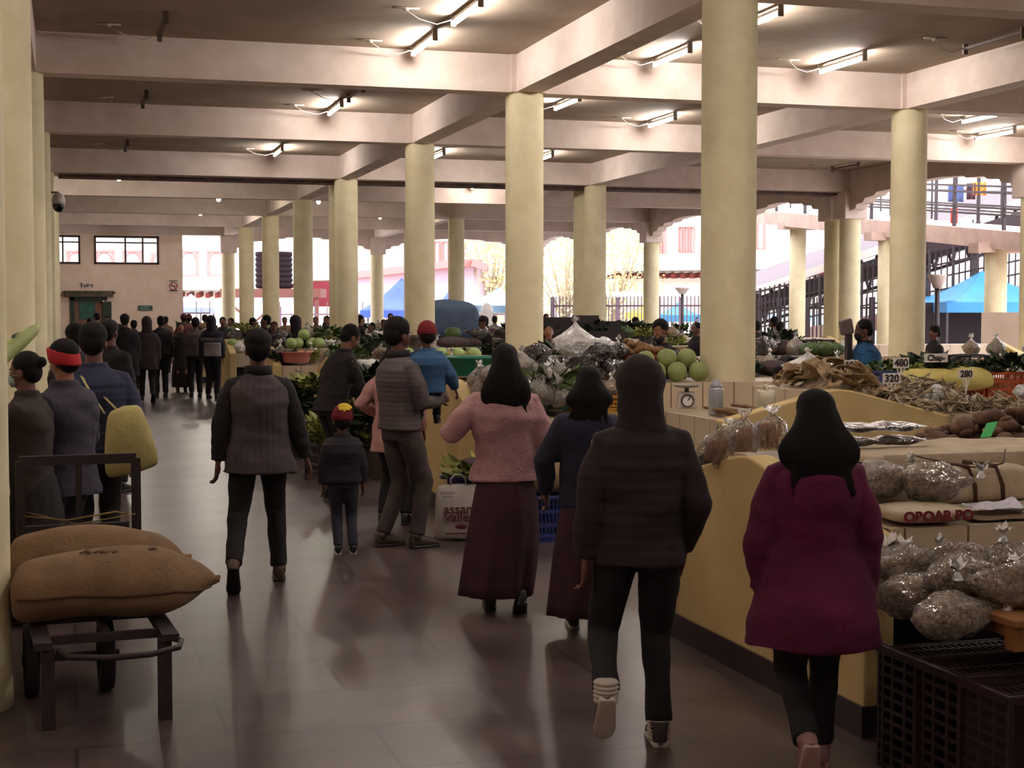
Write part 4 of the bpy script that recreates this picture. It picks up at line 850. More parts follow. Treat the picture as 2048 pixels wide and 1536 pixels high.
# behind the fish: yellow sack, crates with greens, paper label
p = PY(1895, 762, 11.95); t = P_sack[1].put((p.x, p.y + .1, 1.02), .05, label='long pale yellow sack lying behind the grey dried fish', scale=(1.65, .9, .75))
for c in t.children:
    c.data = c.data.copy(); c.data.materials.clear(); c.data.materials.append(mat('sack_yellow', '#d8c878', .7, '#c6b464', 5))
P_sack[1].used = False; P_sack[1].o = None
P_cr['blue'].put((7.2, 12.15, .93), 0, label='blue plastic crate right of the vendor in the blue jacket', scale=(.9, .9, 1.0)); P_cr['orange'].put((7.72, 12.15, .93), 0, label='orange plastic crate beside the blue crate, greens heaped in it', scale=(1.2, .9, .9)); P_cr['orange'].put((8.3, 12.2, .93), 0, label='orange plastic crate further right, behind the paper label', scale=(.8, .9, .9))
for i, (x, k_) in enumerate(((7.1, 0), (7.3, 2), (7.55, 3), (7.8, 1), (8.15, 1), (8.4, 3))): P_bun[k_].put((x, 12.15, 1.16), i, label='bunch of greens piled in the crates behind the fish, %s from the left' % ordn(i), scale=.8)
p = PY(1872, 716, 11.95); t = price(1872, 716, 11.95, 'Chap-', 'wide pale handwritten label on the orange crates', .08, .25, False, .05)
P_whiteb[1].put((8.3, 11.75, .95), .5, label='crumpled white bag on boards right of the yellow sack', scale=.9)
# ---- scale, bottle, jerrycan, sticks, coriander on the spur's left shelf
t = thing('weighing_scale', 'white dial kitchen scale on the spur stall shelf left of the bottle', 'scale', (4.98, 11.75, .93), -.3)
k = MB().box((0, 0, .07), (.17, .14, .14), taper=.8); k.build('body', mat('scale_white', '#b9ada4', .4), t, False, bevel=.01)
MB().lathe([(.055, 0), (.055, .012), (.048, .014)], n=24).build('dial', mat('dial_white', '#d6cdc6', .4), t, True, loc=(0, -.068, .07), rot=(R(82), 0, 0)); k = MB(); k.tube([(.05 * math.cos(a / 4), -.084, .07 + .05 * math.sin(a / 4)) for a in range(26)], .006, 5).bar((0, -.085, .07), (.02, -.085, .1), .006); k.build('dial_ring', m_ink, t)
MB().lathe([(.02, .14), (.02, .17), (.1, .18), (.12, .2), (.11, .2), (.01, .185)], n=24).build('tray', mat('scale_tray', '#9a928c', .3, metal=.6), t)
t = thing('water_bottle', 'tall clear grey bottle with a domed cap on the spur stall shelf', 'bottle', (4.98, 11.15, .915))
MB().lathe([(.055, 0), (.06, .01), (.06, .2), (.055, .215), (.045, .225)], n=24).build('flask', film('bottle_clear', '#b0aeb8', .35, .1, .1), t); MB().lathe([(.048, .215), (.05, .235), (.035, .25), (.03, .275), (.015, .285), (.001, .287)], n=20).build('cap', mat('cap_grey', '#8a8894', .4), t); MB().lathe([(.04, .01), (.04, .19)], n=16).build('liner', mat('liner_grey', '#8c8a94', .5), t)
t = thing('jerrycan', 'translucent white jerrycan against the tiles of the spur stall', 'jerrycan', (5.32, 10.95, .92), 1.3)
k = MB().loft([((0, 0, z), (.12 * q, 0, 0), (0, .07 * q, 0), .45) for z, q in ((0, .9), (.01, 1), (.15, 1), (.19, .95), (.2, .85))], 28); k.build('body', mat('jerry_white', '#cfc6b0', .4, '#bfb59c', 4), t); MB().tube([(-.07, 0, .19), (-.06, 0, .235), (.03, 0, .24), (.05, 0, .19)], .013, 8).build('handle', MATS['jerry_white'], t); MB().lathe([(.022, .19), (.022, .225), (.02, .23)], (.085, 0, 0), 14).build('cap', MATS['jerry_white'], t)
rnd = random.Random(8); gname = 'long brown sticks on the spur stall shelf'
for i in range(9):
    x = 5.0 + rnd.uniform(-.09, .12); z = .935 + .028 * (i // 4); tag(MB().tube([(x, 10.55 + rnd.uniform(0, .1), z), (x + .02, 10.9, z + .005), (x + .05 + rnd.uniform(-.03, .03), 11.25 + rnd.uniform(-.1, .1), z)], [.014, .015, .011], 8).build('brown_stick', mat('stick_brown', '#8a6844', .7, '#6c4c30', 6)), 'long brown stick bundled on the spur stall shelf by the bottle', 'stick', gname)
P_cor.put((5.2, 10.68, .93), .3, label='bunch of bright green coriander on the spur stall gable corner'); P_cor.put((5.3, 10.78, .94), 1.9, label='second bunch of coriander behind the first, against the tiles')
# melons and ginger left of the biggest column
for i, (x, y, z) in enumerate(((5.17, 12.42, 1.125), (5.37, 12.4, 1.125), (4.97, 12.42, 1.125), (5.13, 12.56, 1.24), (4.93, 12.58, 1.22), (5.33, 12.58, 1.24), (4.8, 12.5, 1.125))): P_mel.put((x, y, z), i * .9, label='pale green melon left of the biggest column, ' + ['front row middle', 'front row touching the column', 'front row left', 'upper middle', 'upper left', 'upper right', 'leftmost low one'][i], group='pale green melons', scale=.74)
t = thing('tray', 'red rimmed tray of ginger behind the melons', 'tray', (5.0, 13.1, 1.3)); MB().lathe([(.01, 0), (.3, .0), (.38, .05), (.4, .05), (.31, -.01)], n=30).build('dish', MATS['plastic_red'] if 'plastic_red' in MATS else mat('plastic_red', '#8a2a20', .4), t); MB().bb((-.25, -.2, -.35), (.25, .2, 0)).build('stand', m_black, t, False)
scatter_pile(P_gin, 46, (5.0, 13.1, 1.34), .3, .26, .12, 4, 'ginger root heaped on the red tray behind the melons', 'ginger roots on the tray', 1.2)
P_dark[0].put((5.42, 13.0, 1.14), 2.4, label='dark knotted bag between the ginger tray and the biggest column', scale=1.1)
# ---- second row stall (12.6), left part between the people
y0 = 12.6
for i, (px, py, P, sc, l) in enumerate(((1075, 712, P_dark[0], .8, 'leftmost of the dark glossy bags right of the second column'), (1102, 735, P_dark[1], .9, 'dark glossy bag in front of the leftmost one'), (1130, 758, P_dark[0], 1.0, 'dark glossy bag low behind the blue jacket woman'), (1165, 738, P_dark[1], 1.0, 'dark glossy bag with white streaks above the blue jacket woman'), (1195, 715, P_dark[0], .9, 'dark glossy bag beside the hooded man, upper'), (1225, 745, P_dark[1], .95, 'dark glossy bag beside the hooded man, lower'), (1150, 700, P_whiteb[0], 1.15, 'big white plastic bag standing above the dark bags'), (1205, 692, P_whiteb[1], .9, 'white crumpled bag right of the big white bag'), (1238, 705, P_dark[0], .7, 'round dark bag behind the hood'))):
    z = 1.14 if i not in (6, 7, 8) else 1.14; zz = CAMZ + (622 - (py + 14)) * 13.4 / FPX; p = PY(px, py + 14, 12.55 + (.25 if i > 5 else 0) + (.15 if i in (0, 4) else 0)); P.put((p.x, p.y, max(1.13, p.z)), (.5, 2.6, -.4, .2, 2.9, 1.4, 0, .6, 1)[i], label=l, scale=sc)
P_bas['teal'].put((3.98, 12.0, .93), .3, label='teal plastic basin with bagged spring onions behind the pink sweater woman', scale=(.8, .8, 1.4))
P_scal.put((3.85, 11.98, 1.1), .3, label='bagged spring onions standing in the teal basin', scale=.9); P_puff[0].put((3.72, 11.85, .96), .3, label='clear bag pressed against the teal basin', scale=1.2)
P_cr['amber'].put((4.2, 11.82, .91), .02, label='amber wicker tray of bagged noodles left of the blue jacket woman', scale=(1.1, 1, 1)); P_puff[2].put((4.1, 11.8, 1.03), 1, label='clear bag of noodles in the amber wicker tray, left', scale=1.1); P_puff[2].put((4.33, 11.82, 1.03), 2, label='clear bag of noodles in the amber wicker tray, right', scale=1.1)
P_cr['grey'].put((4.15, 11.72, .0), 0, label='grey plastic crate on the floor under the amber tray', scale=(1, 1, 3.2))
rnd = random.Random(12); kk = 0
for i in range(38):
    x = 3.2 + rnd.random() * .8; y = 11.75 + rnd.random() * .55; z = .92 + .16 * rnd.random() * (1 if i > 8 else 0) + (.12 if y > 12 else 0); P_puff[0].put((x, y, z), rot=(rnd.uniform(-.5, .5), rnd.uniform(-.5, .5), rnd.uniform(0, 6)), label='small clear bag of puffed rice by the child in blue', group='small clear bags piled on the second row end', scale=rnd.uniform(.8, 1.1))
P_whiteb[0].put((3.68, 12.5, 1.14), 1, label='white knotted bag hanging full above the clear bags by the child', scale=.85)
P_bas['teal'].put((3.75, 14.0, 1.13), 0, label='wide teal basin between the child in blue and the second column', scale=1.25); P_sack[0].put((3.75, 13.98, .9), 0, label='jute sack carrying the wide teal basin', scale=(.8, 1, .85)); tag(MB().bb((3.35, 13.75, 0), (4.2, 14.3, .92)).build('wooden_table', m_wood, None, False), 'low wooden table behind the second row stall end', 'table')
# ---- floor goods at the aisle ends
t = P_bas['blue'].put((3.0, 11.3, 0), 0, label='dark blue tub of greens on the floor left of the pink sweater', scale=(1, 1, 1.5)); P_bun[2].put((3.0, 11.25, .42), 0, label='yellow green corn cobs and leaves standing in the dark blue tub', scale=1.2); P_bun[0].put((3.12, 11.2, .36), 2, label='green leaves drooping over the rim of the dark blue tub', scale=1.2); P_sack[2].put((2.98, 11.35, .52), 1.2, label='small black bag lying on top of the dark blue tub', scale=.35)
P_cr['blue'].put((3.55, 10.95, 0), 0, label='blue plastic crate on the floor right of the maroon skirt', scale=(1, 1, 1.25)); P_sack[0].put((3.5, 10.95, .36), .2, label='beige cloth bundle lying on the blue floor crate', scale=(.9, .9, .9))
t = thing('carrier_bag', 'white printed carrier bag on the floor beside the person in the grey quilted jacket', 'bag', (2.83, 11.12, 0), -.2)
k = MB().loft([((0, 0, z), (a, 0, 0), (0, b_, 0), .6) for z, a, b_ in ((.004, .19, .07), (.03, .2, .08), (.15, .18, .09), (.3, .17, .07), (.4, .165, .03), (.43, .165, .012))], 30).jitter(.012, 8, 3); k.build('body', mat('bag_white', '#b9b0a8', .6, '#a69c94', 5, .2, 10), t, subd=1)
for y in (-.012, .014): MB().tube([(-.06, y, .41), (-.055, y, .47), (-.02, y, .5), (.02, y, .5), (.055, y, .47), (.06, y, .41)], .006, 6).build('handle', MATS['bag_white'], t)
m_bagr = mat('print_maroon', '#5a1c28', .7)
for s_, z, sz, sx in (('assam', .245, .105, 1), ('valley', .185, .105, 1)): text('lettering', s_, sz, m_bagr, t, (.01, -.105, z), (R(90), 0, 0), bold=.002)
text('lettering', 'GARDEN\nFRESH\n- - - - -', .028, m_ink, t, (-.085, -.1, .34), (R(86), 0, 0)); MB().ell((.02, -.098, .115), (.045, .006, .018)).build('oval_mark', m_bagr, t); MB().bb((-.1, -.1, .06), (.12, -.088, .066)).build('printed_line', m_bagr, t, False)
# vegetable corner left of the third row gable
vg = [(575, 800, .42, 1), (600, 780, .5, 0), (632, 770, .55, 2), (590, 830, .25, 3), (615, 850, .2, 1), (650, 860, .1, 2), (640, 880, .05, 2), (720, 840, .2, 0), (745, 860, .1, 3), (725, 880, .05, 1), (760, 880, .05, 2), (710, 800, .5, 1), (735, 775, .6, 3), (765, 790, .55, 1), (585, 865, .1, 0), (770, 830, .3, 0), (560, 850, .1, 3), (610, 885, .02, 1)]
for i, (px, py, z, k_) in enumerate(vg):
    p = PZ(px, py, z); p = PD(px, 18.2 if px < 640 else 16.0); P_bun[k_].put((p.x, p.y, max(0, CAMZ + (622 - py - 14) * dep(p) / FPX)), i, label='bunch of greens heaped low %s, the %s' % ('left of the third row gable' if px < 655 else 'before the picking person', ordn(i)), scale=1.35)
tag(MB().bb((1.95, 18.0, 0), (3.0, 19.9, .4)).bb((2.3, 18.4, .4), (3.02, 19.9, .62)).build('vegetable_bench', mat('bench_dark', '#3a2c22', .8), None, False), 'low dark bench under the greens left of the third row gable end', 'bench')
tag(MB().bb((3.0, 15.3, 0), (4.1, 17.2, .5)).build('vegetable_bench', MATS['bench_dark'], None, False), 'low dark bench under the greens behind the picking person', 'bench')
P_cr['black'].put((2.75, 16.0, 0), .2, label='black crate on the floor by the picking person', scale=1.2); P_cr['black'].put((2.1, 17.9, 0), .2, label='black crate on the floor left of the picking person', scale=1.2)
P_bas['pink'].put((3.5, 24.35, .92), 0, label='pink basin on the fourth row stall corner', scale=1.0); P_puff[2].put((3.5, 24.2, .55), 0, label='clear bag hanging below the pink basin', scale=1.3)
for i, (x, y, z) in enumerate(((3.6, 24.9, 1.13), (3.85, 24.95, 1.13), (3.72, 25.0, 1.27), (3.95, 24.8, 1.13), (3.5, 24.85, 1.13))): P_cab.put((x, y, z), i, label='pale green cabbage above the pink basin, ' + ['front', 'second', 'topmost', 'rightmost', 'leftmost'][i], group='cabbages above the pink basin', scale=1.2)
# radishes and white bags under the picking person's gaze
rnd = random.Random(15)
for i in range(12): P_rad.put((4.0 + rnd.random() * .9, 18.35 + rnd.random() * .4, .95 + .05 * (i % 3)), rz=rnd.uniform(0, 6), label='white radish on the third row stall before the picking person', group='white radishes on the third row stall', scale=1.3)
P_cr['amber'].put((3.9, 18.15, .92), 0, label='wire basket at the front of the third row stall', scale=1.2)
for i in range(5): P_cab.put((4.1 + .22 * i, 18.7, 1.12), i, label='pale cabbage, third row stall, right of the picking person, %s from the aisle' % ordn(i), scale=1.1, group='cabbages on the third row stall')
# blue covered heap beyond the third column, dark cartons, boxes
t = thing('tarpaulin_heap', 'slate blue tarpaulin covering a tall boxy heap beside the third column', 'tarpaulin', (7.8, 31.55, 1.12))
k = MB().loft([((0, 0, z), (a, 0, 0), (0, b_, 0), .35) for z, a, b_ in ((0, .72, .5), (.2, .7, .5), (.6, .66, .46), (.78, .6, .42), (.84, .4, .3), (.87, .05, .05))], 48).jitter(.05, 3, 3).jitter(.015, 9, 1); k.build('cover', mat('tarp_slate', '#44566c', .7, '#3a4a60', 3, .3, 8), t, subd=1)
MB().tube([(-.73, -.3, .06), (-.2, -.54, .1), (.4, -.52, .05), (.73, -.2, .08)], .012, 6).build('tie_rope', m_steel, t)
for i, (px, y, z, l, sc) in enumerate(((1187, 24.9, 1.13, 'long dark carton on the stall behind the big white bag', (1.9, 1, 1.3)), (1125, 25.2, 1.13, 'grey green carton right of the second column', (1.3, 1, 1.5)), (1180, 25.3, 1.4, 'dark carton tilted on top of the long one', (.9, 1, .8)))):
    p = PY(px, 680, y); P_box.put((p.x, y, z), .08 * i, label=l, scale=sc)
# big dark bags and pumpkins right of the biggest column (third row)
for i, (px, P, sc, l, y) in enumerate(((1528, P_dark[0], 1.25, 'big glossy dark bag just right of the biggest column', 18.9), (1560, P_sack[2], .9, 'dark rolled bundle leaning on the glossy bags', 19.2), (1600, P_dark[1], 1.1, 'dark red bag right of the rolled bundle', 19.1), (1620, P_dmel, .75, 'pumpkin, leftmost of the row before the blue jacket vendor', 18.7), (1648, P_dmel, .8, 'pumpkin, middle of the row before the blue jacket vendor', 18.7), (1672, P_dmel, .75, 'pumpkin, rightmost before the blue jacket vendor', 18.7))):
    p = PY(px, 700, y); P.put((p.x, p.y, 1.13), (.5, 2.8, .4, 0, .4, .9)[i], label=l, scale=sc)
# white bags below the biggest column's right side
P_whiteb[1].put((6.35, 12.35, 1.13), .4, label='white bag of greens just right of the biggest column base', scale=.9); p = PY(1625, 745, 12.9)
P_whiteb[0].put((p.x - .05, p.y, 1.13), .4, label='large white plastic bag slumped behind the brown dried fish', scale=(1.8, 1, .85)); P_dmel.put((7.3, 12.75, 1.12), 0, label='green gourd half hidden behind the dried fish', scale=.5)
# ---- generic stock along the far rows
KINDS = [(P_dark[0], 'dark glossy bag', .9), (P_dark[1], 'dark knotted bag', .85), (P_puff[0], 'bag of puffed rice', 1.3), (P_puff[2], 'bag of brown noodles', 1.3), (P_bun[0], 'bunch of green leaves', 1.1), (P_bun[1], 'bunch of dark greens', 1.1), (P_sack[0], 'jute sack', .7), (P_cr['black'], 'black crate', .75), (P_whiteb[0], 'white plastic bag', .8),
         (P_cab, 'pale cabbage', 1.3), (P_bun[3], 'heap of dark leaves', 1.0), (P_dmel, 'dark green pumpkin', .7), (P_whiteb[1], 'crumpled white bag', .85), (P_bun[2], 'yellow green bunch', 1.0), (P_sack[2], 'dark sack', .7), (P_puff[1], 'bag of green beans', 1.3)]
cnt = {}
def stock(y, x0, x1, rowname, seed, tiers, skip=()):
    rnd = random.Random(seed); x = x0
    while x < x1:
        for ti, (dy, z, nm) in enumerate(tiers):
            if any(a < x < b_ and (tt is None or (tt == 1 and z > 1.05)) for a, b_, tt in skip): continue
            P, d, sc = KINDS[rnd.randrange(len(KINDS))]; key = (d, rowname, nm); cnt[key] = cnt.get(key, 0) + 1; s_ = sc * rnd.uniform(.85, 1.2)
            if s_ * .3 > .35 and ti == 1 and abs(((x - 5.74) % 5.9)) < .01: continue
            P.put((x + rnd.uniform(-.08, .08), y + dy + rnd.uniform(-.05, .05), z), rnd.uniform(0, 6.3), label='%s, %s, %s, %s such from the aisle' % (d, nm, rowname, ordn(cnt[key] - 1)), scale=s_)
        x += rnd.uniform(.36, .46)
FS = (-.62, .9, 'front shelf'); TT = (-.02, 1.125, 'top tier')
colskip = [(XR[1] - .66, XR[1] + .66, 1), (XR[2] - .66, XR[2] + .66, 1)]
stock(19.0, 3.3, 5.0, 'third row stall', 1, (TT,), [(3.4, 5.5, 1)]); stock(19.0, 6.5, 9.4, 'third row stall', 2, (FS,)); stock(19.0, 9.6, 14.5, 'third row stall', 3, (FS, TT), colskip)
stock(25.15, 3.3, 13, 'fourth row stall', 4, (FS, TT), colskip + [(3.3, 4.1, None)]); stock(32.0, 3.3, 15, 'fifth row stall', 5, (FS, TT), colskip + [(6.9, 8.7, 1)]); stock(38.6, 3.3, 16.4, 'sixth row stall', 6, (TT,), colskip); stock(45.1, 3.3, 16.2, 'seventh row stall', 7, (TT,), colskip)
stock(12.6, 8.0, 12.5, 'second row stall', 8, (TT,), colskip); stock(5.7 * 0 + 17.4, 5.55, 5.95, 'third row spur', 9, ((0, 1.13, 'ridge'), (-.4, 1.13, 'ridge near end')))
BK = (-.36, .95, 'shelf back'); UP = (.08, 1.27, 'upper heap'); BH = (.45, 1.1, 'far side')
stock(25.15, 3.3, 5.0, 'fourth row stall', 21, ((-.7, .92, 'front edge'), BK, UP, BH)); stock(25.15, 6.4, 10.5, 'fourth row stall', 22, (BK, UP), ); stock(32.0, 3.3, 5.0, 'fifth row stall', 23, (BK, UP)); stock(32.0, 8.8, 14, 'fifth row stall', 24, (UP,), colskip)
stock(19.0, 3.5, 5.0, 'third row stall', 25, ((-.4, 1.0, 'shelf back'), UP, BH)); stock(38.6, 3.3, 5.0, 'sixth row stall', 26, (UP,)); stock(19.0, 6.5, 9.6, 'third row stall', 27, (BK,))
# ---- left stall goods
P_scal.put((-1.0, 8.6, .92), 0, label='clear bagged greens on the left stall beneath the giant leek', scale=1.6); P_puff[1].put((-.75, 8.9, .92), 0, label='clear bag of greens on the left stall by the masked woman', scale=1.5); P_bun[0].put((-.85, 9.2, .92), 0, label='leafy bunch on the left stall behind the masked woman', scale=1.2); P_puff[0].put((-.8, 8.2, .92), 1, label='clear bag on the left stall at the frame edge', scale=1.5)
P_cr['black'].put((-1.0, 8.8, .92), 0, label='black crate of greens on the left stall', scale=.9)
a = PY(0, 715, 8.3); b_ = PY(78, 652, 8.5)
t = thing('giant_leek', 'huge pale green leek slanting up at the left frame edge', 'leek', a); d = b_ - a
MB().tube([-d * .35, d * 0, d * .5, d * .85, d * 1.02], [.05, .048, .042, .03, .012], 14).build('stalk', mat('leek_green', '#a9ae72', .5, '#8b9a54', 5), t); MB().tube([d * .2, d * .35 + V((0, 0, .06)), d * .5 + V((0, 0, .05))], [.01, .012, .003], 6, flat=.3).build('side_leaf', M_leaf2, t)
P_mel.put((-.72, 8.45, .98), 0, label='small yellow green gourd on the left stall beside the mask', scale=(.9, .5, .45))
# ================================================================= people
SKIN = mat('skin', '#6f4838', .6, '#5f3c2e', 8, .05, 60); SKIN2 = mat('skin_light', '#94664f', .6, '#845843', 8, .05, 60)
M_hair = mat('hair_black', '#17100f', .8, '#0c0808', 20, .25, 90, 'wavex', spec=.25); M_shoe = mat('shoe_brown', '#3c2a24', .5); M_shoed = mat('shoe_black', '#151013', .5); M_sole = mat('sole_white', '#c4b8ac', .6)
def cloth(nm, col, col2=None, b=.35, s=35, **k): return mat(nm, col, k.pop('r', .9), col2 or tuple(c * .8 for c in [int(col[i:i + 2], 16) / 255 for i in (1, 3, 5)]), 5, b, s, **k)
def person(label, loc, rz=0, H=1.6, vox=.012, lean=0, head=(0, 0), aL=None, aR=None, fL=(0, 0, 0, 0), fR=(0, 0, 0, 0), bulk=1.0, sh=.165,
           top=None, hem=.02, sleeve=None, bottom=None, skirt=None, shoe=None, sole=None, hair='short', hat=None, skin=None, group=None, nf=0, eyes=False, mask=None, sleeves=True, flare=1, collar=None, hairlen=.3, hs=1, hw=1, puff=0, twist=0):
    s = H / 1.7; t = thing('person', label, 'person', loc, rz, group); skin = skin or SKIN
    up = V((0, math.sin(lean), math.cos(lean))); Pz = V((0, -.02 * s if not lean else -math.sin(lean) * .1 * s, .90 * s)); NB = Pz + up * .52 * s
    hp, hy = head; u = V((0, math.sin(lean * .5 + hp), math.cos(lean * .5 + hp))); f = V((math.sin(hy) * math.cos(lean * .5 + hp), math.cos(hy) * math.cos(lean * .5 + hp), -math.sin(lean * .5 + hp))); u = (u - f * u.dot(f)).normalized(); r = f.cross(u)
    C = NB + up * .06 * s + u * .105 * s * hs; hm = Matrix((r, f, u)).transposed(); k_ = s * hs
    def hp_(x, y, z): return C + (r * x + f * y + u * z) * k_
    b = MB()
    def E(x, y, z, a, c, d): b.ell(hp_(x, y, z), (a * k_, c * k_, d * k_), hm, 18, 12)
    E(0, -.012, .02, .074, .094, .092); E(0, .02, -.035, .062, .068, .078); E(0, .045, -.085, .034, .034, .027)
    b.tube([hp_(0, .084, .0), hp_(0, .1, -.03), hp_(0, .088, -.042)], [.009 * k_, .015 * k_, .01 * k_], 8)
    E(0, .078, .018, .045, .013, .009); E(.035, .058, -.03, .022, .02, .024); E(-.035, .058, -.03, .022, .02, .024); E(0, .083, -.062, .024, .01, .008)
    for q in (-1, 1): E(q * .077, -.005, -.02, .009, .02, .032)
    b.tube([NB - up * .03 * s, C - u * .04 * k_], [.062 * s, .052 * s], 14)
    # trunk, thin under the clothes
    b.loft([(Pz - up * .08 * s, (.13 * s, 0, 0), (0, .09 * s, 0)), (Pz + up * .1 * s, (.12 * s, 0, 0), (0, .09 * s, 0)), (Pz + up * .34 * s, (.14 * s, 0, 0), (0, .1 * s, 0)), (NB - up * .03 * s, (.11 * s, 0, 0), (0, .06 * s, 0))], 16)
    arms = []
    for sd, a in ((-1, aL), (1, aR)):
        ud, fd = a or ((sd * .16, -.02, -1), (sd * .05, .12, -1)); ud = V(ud).normalized(); fd = V(fd).normalized()
        S = NB - up * .075 * s + V((sd * sh * s * math.cos(twist), sd * sh * s * math.sin(twist), 0)); Eb = S + ud * .28 * s; Wr = Eb + fd * .24 * s; arms.append((sd, S, Eb, Wr, fd))
        b.tube([S, Eb, Wr], [.045 * s, .036 * s, .026 * s], 10)
        # hand
        side = fd.cross(V((sd, .25, .2))).normalized(); nrm = side.cross(fd).normalized() * sd
        if side.y < 0: side = -side
        pc = Wr + fd * .05 * s; b.loft([(Wr - fd * .01 * s, side * .024 * s, nrm * .017 * s), (pc, side * .04 * s, nrm * .016 * s), (Wr + fd * .095 * s, side * .038 * s, nrm * .013 * s)], 12)
        for i in range(4):
            o = Wr + fd * .088 * s + side * (.03 - i * .02) * s; L_ = (.068, .076, .07, .055)[i] * s; cu = -nrm * .35
            b.tube([o, o + (fd + cu * .4).normalized() * L_ * .45, o + (fd + cu).normalized() * L_ * .85, o + (fd * .7 + cu * 1.6).normalized() * L_], [.0095 * s, .009 * s, .008 * s, .006 * s], 7)
        o = Wr + fd * .03 * s + side * .03 * s; b.tube([o, o + (fd * .7 + side * .8).normalized() * .035 * s, o + (fd + side * .5).normalized() * .062 * s], [.012 * s, .0105 * s, .008 * s], 7)
    legs = []
    for sd, ft in ((-1, fL), (1, fR)):
        hipj = Pz + V((sd * .09 * s, 0, -.02 * s)); fx, fy, fz, fp = ft; A = V((sd * .09 * s + fx, fy, .085 * s + fz)); d = A - hipj; D = min(d.length, .82 * s); A = hipj + d.normalized() * D if d.length > .82 * s else A
        L1 = .415 * s; hgt = math.sqrt(max(1e-6, L1 ** 2 - (D / 2) ** 2)); dn = d.normalized(); fw = V((0, 1, 0)) - dn * dn.y; fw.normalize(); K = (hipj + A) / 2 + fw * hgt
        legs.append((sd, hipj, K, A, fp)); b.tube([hipj, K, A], [.07 * s, .048 * s, .032 * s], 10); b.tube([A, A + V((0, math.cos(fp) * .1 * s, -.03 * s - math.sin(fp) * .1 * s))], [.033 * s, .022 * s], 8)
    b.build('body', skin, t, remesh=vox * (.62 if nf else .9), sm=2)
    if eyes:
        for q in (-1, 1):
            e = MB().ell(hp_(q * .03, .079, .0), (.012 * k_, .011 * k_, .009 * k_), hm, 10, 7).build('eye', mat('eye_white', '#b8aca4', .3), t); MB().ell(hp_(q * .03, .0865, .0), (.0055 * k_, .005 * k_, .0055 * k_), hm, 8, 6).build('iris', M_hair, e)
    # hair and hats
    if hair:
        h = MB()
        def HE(x, y, z, a, c, d): h.ell(hp_(x, y, z), (a * k_, c * k_, d * k_), hm, 22, 14)
        HE(0, -.024, .036, .084, .094, .088); HE(0, -.05, -.012, .075, .062, .075)
        if hair == 'bun': HE(0, -.12, .04, .035, .035, .035)
        if hair == 'fluffy': HE(0, -.02, .05, .094, .1, .09); HE(0, -.06, 0, .085, .06, .08)
        if hair == 'short' and not hat: h.jitter(.006 * s, 30)
        if hair in ('long', 'tail'):
            w = hw if hair == 'long' else .5; base = hp_(0, -.05, .03); Lh = hairlen * s; rr = [(hp_(0, -.035, .1), r * .035 * k_, f * .035 * k_), (hp_(0, -.045, .075), r * .066 * k_, f * .058 * k_)]
            for i in range(8):
                q = i / 7; c = base + V((0, -.0 * s - .06 * s * math.sin(q * 2.0), -q * Lh)); rr.append((c, V((k_ * (.082 + (w * (.094 + .045 * math.sin(q * 2.6)) - .082) * min(1, q / .5)) * (1 if q < .8 else 1 - (q - .8) * 1.8), 0, 0)), V((0, k_ * (.075 - .045 * q), 0))))
            h.loft(rr, 26); rnd = random.Random(len(label))
            for i in range(26 if nf else 8):
                a = rnd.uniform(-1, 1) * w; o = base + V((a * .055 * s, -.03 * s, -.09 * s)); h.tube([o, o + V((a * .04 * s, -.04 * s, -Lh * .4)), o + V((a * .07 * s + rnd.uniform(-.02, .02), -.05 * s, -Lh * rnd.uniform(.75, 1.0)))], [.022 * s, .018 * s, .005], 6)
        h.build('hair', M_hair, t, remesh=vox * .75, sm=2, disp=(.007, 14, .35) if hair == 'long' else None)
    if hat:
        kind, hm_ = hat; h = MB()
        if kind == 'beanie':
            h.ell(hp_(0, -.014, .045), (.09 * k_, .106 * k_, .094 * k_), hm, 26, 16); o = h.loft([(hp_(0, -.012, .0), r * .091 * k_, f * .105 * k_), (hp_(0, -.012, .012), r * .095 * k_, f * .11 * k_), (hp_(0, -.012, .04), r * .096 * k_, f * .111 * k_), (hp_(0, -.012, .052), r * .09 * k_, f * .105 * k_)], 28).build('beanie', hm_, t, remesh=vox * .6, sm=1)
        elif kind == 'band':
            h.loft([(hp_(0, -.015, -.02) , r * .09 * k_, f * .104 * k_ + u * .03 * k_), (hp_(0, -.012, .0), r * .095 * k_, f * .108 * k_ + u * .035 * k_), (hp_(0, -.01, .055), r * .095 * k_, f * .108 * k_ + u * .035 * k_), (hp_(0, -.01, .07), r * .088 * k_, f * .1 * k_ + u * .03 * k_)], 28).build('headband', hm_, t)
            MB().ell(hp_(0, -.018, .055), (.088 * k_, .1 * k_, .085 * k_), hm, 24, 14).build('cap_crown', M_hair, t)
        elif kind == 'cap':
            h.ell(hp_(0, -.014, .045), (.088 * k_, .102 * k_, .08 * k_), hm, 24, 14).loft([(hp_(0, .06, .05), r * .07 * k_, u * .004), (hp_(0, .15, .038), r * .055 * k_, u * .004)], 16).build('cap', hm_, t)
        elif kind == 'hood':
            h.ell(hp_(0, -.03, .015), (.108 * k_, .115 * k_, .125 * k_), hm, 26, 16).loft([(NB - up * .05 * s + V((0, -.02 * s, 0)), V((.13 * s, 0, 0)), V((0, .1 * s, 0))), (NB + up * .03 * s + V((0, -.02 * s, 0)), V((.098 * s, 0, 0)), V((0, .1 * s, 0))), (hp_(0, -.03, -.02), r * .1 * k_, f * .11 * k_)], 24)
            h.build('hood', hm_, t, remesh=vox * .9, sm=3, disp=(.008, 7, 1.5))
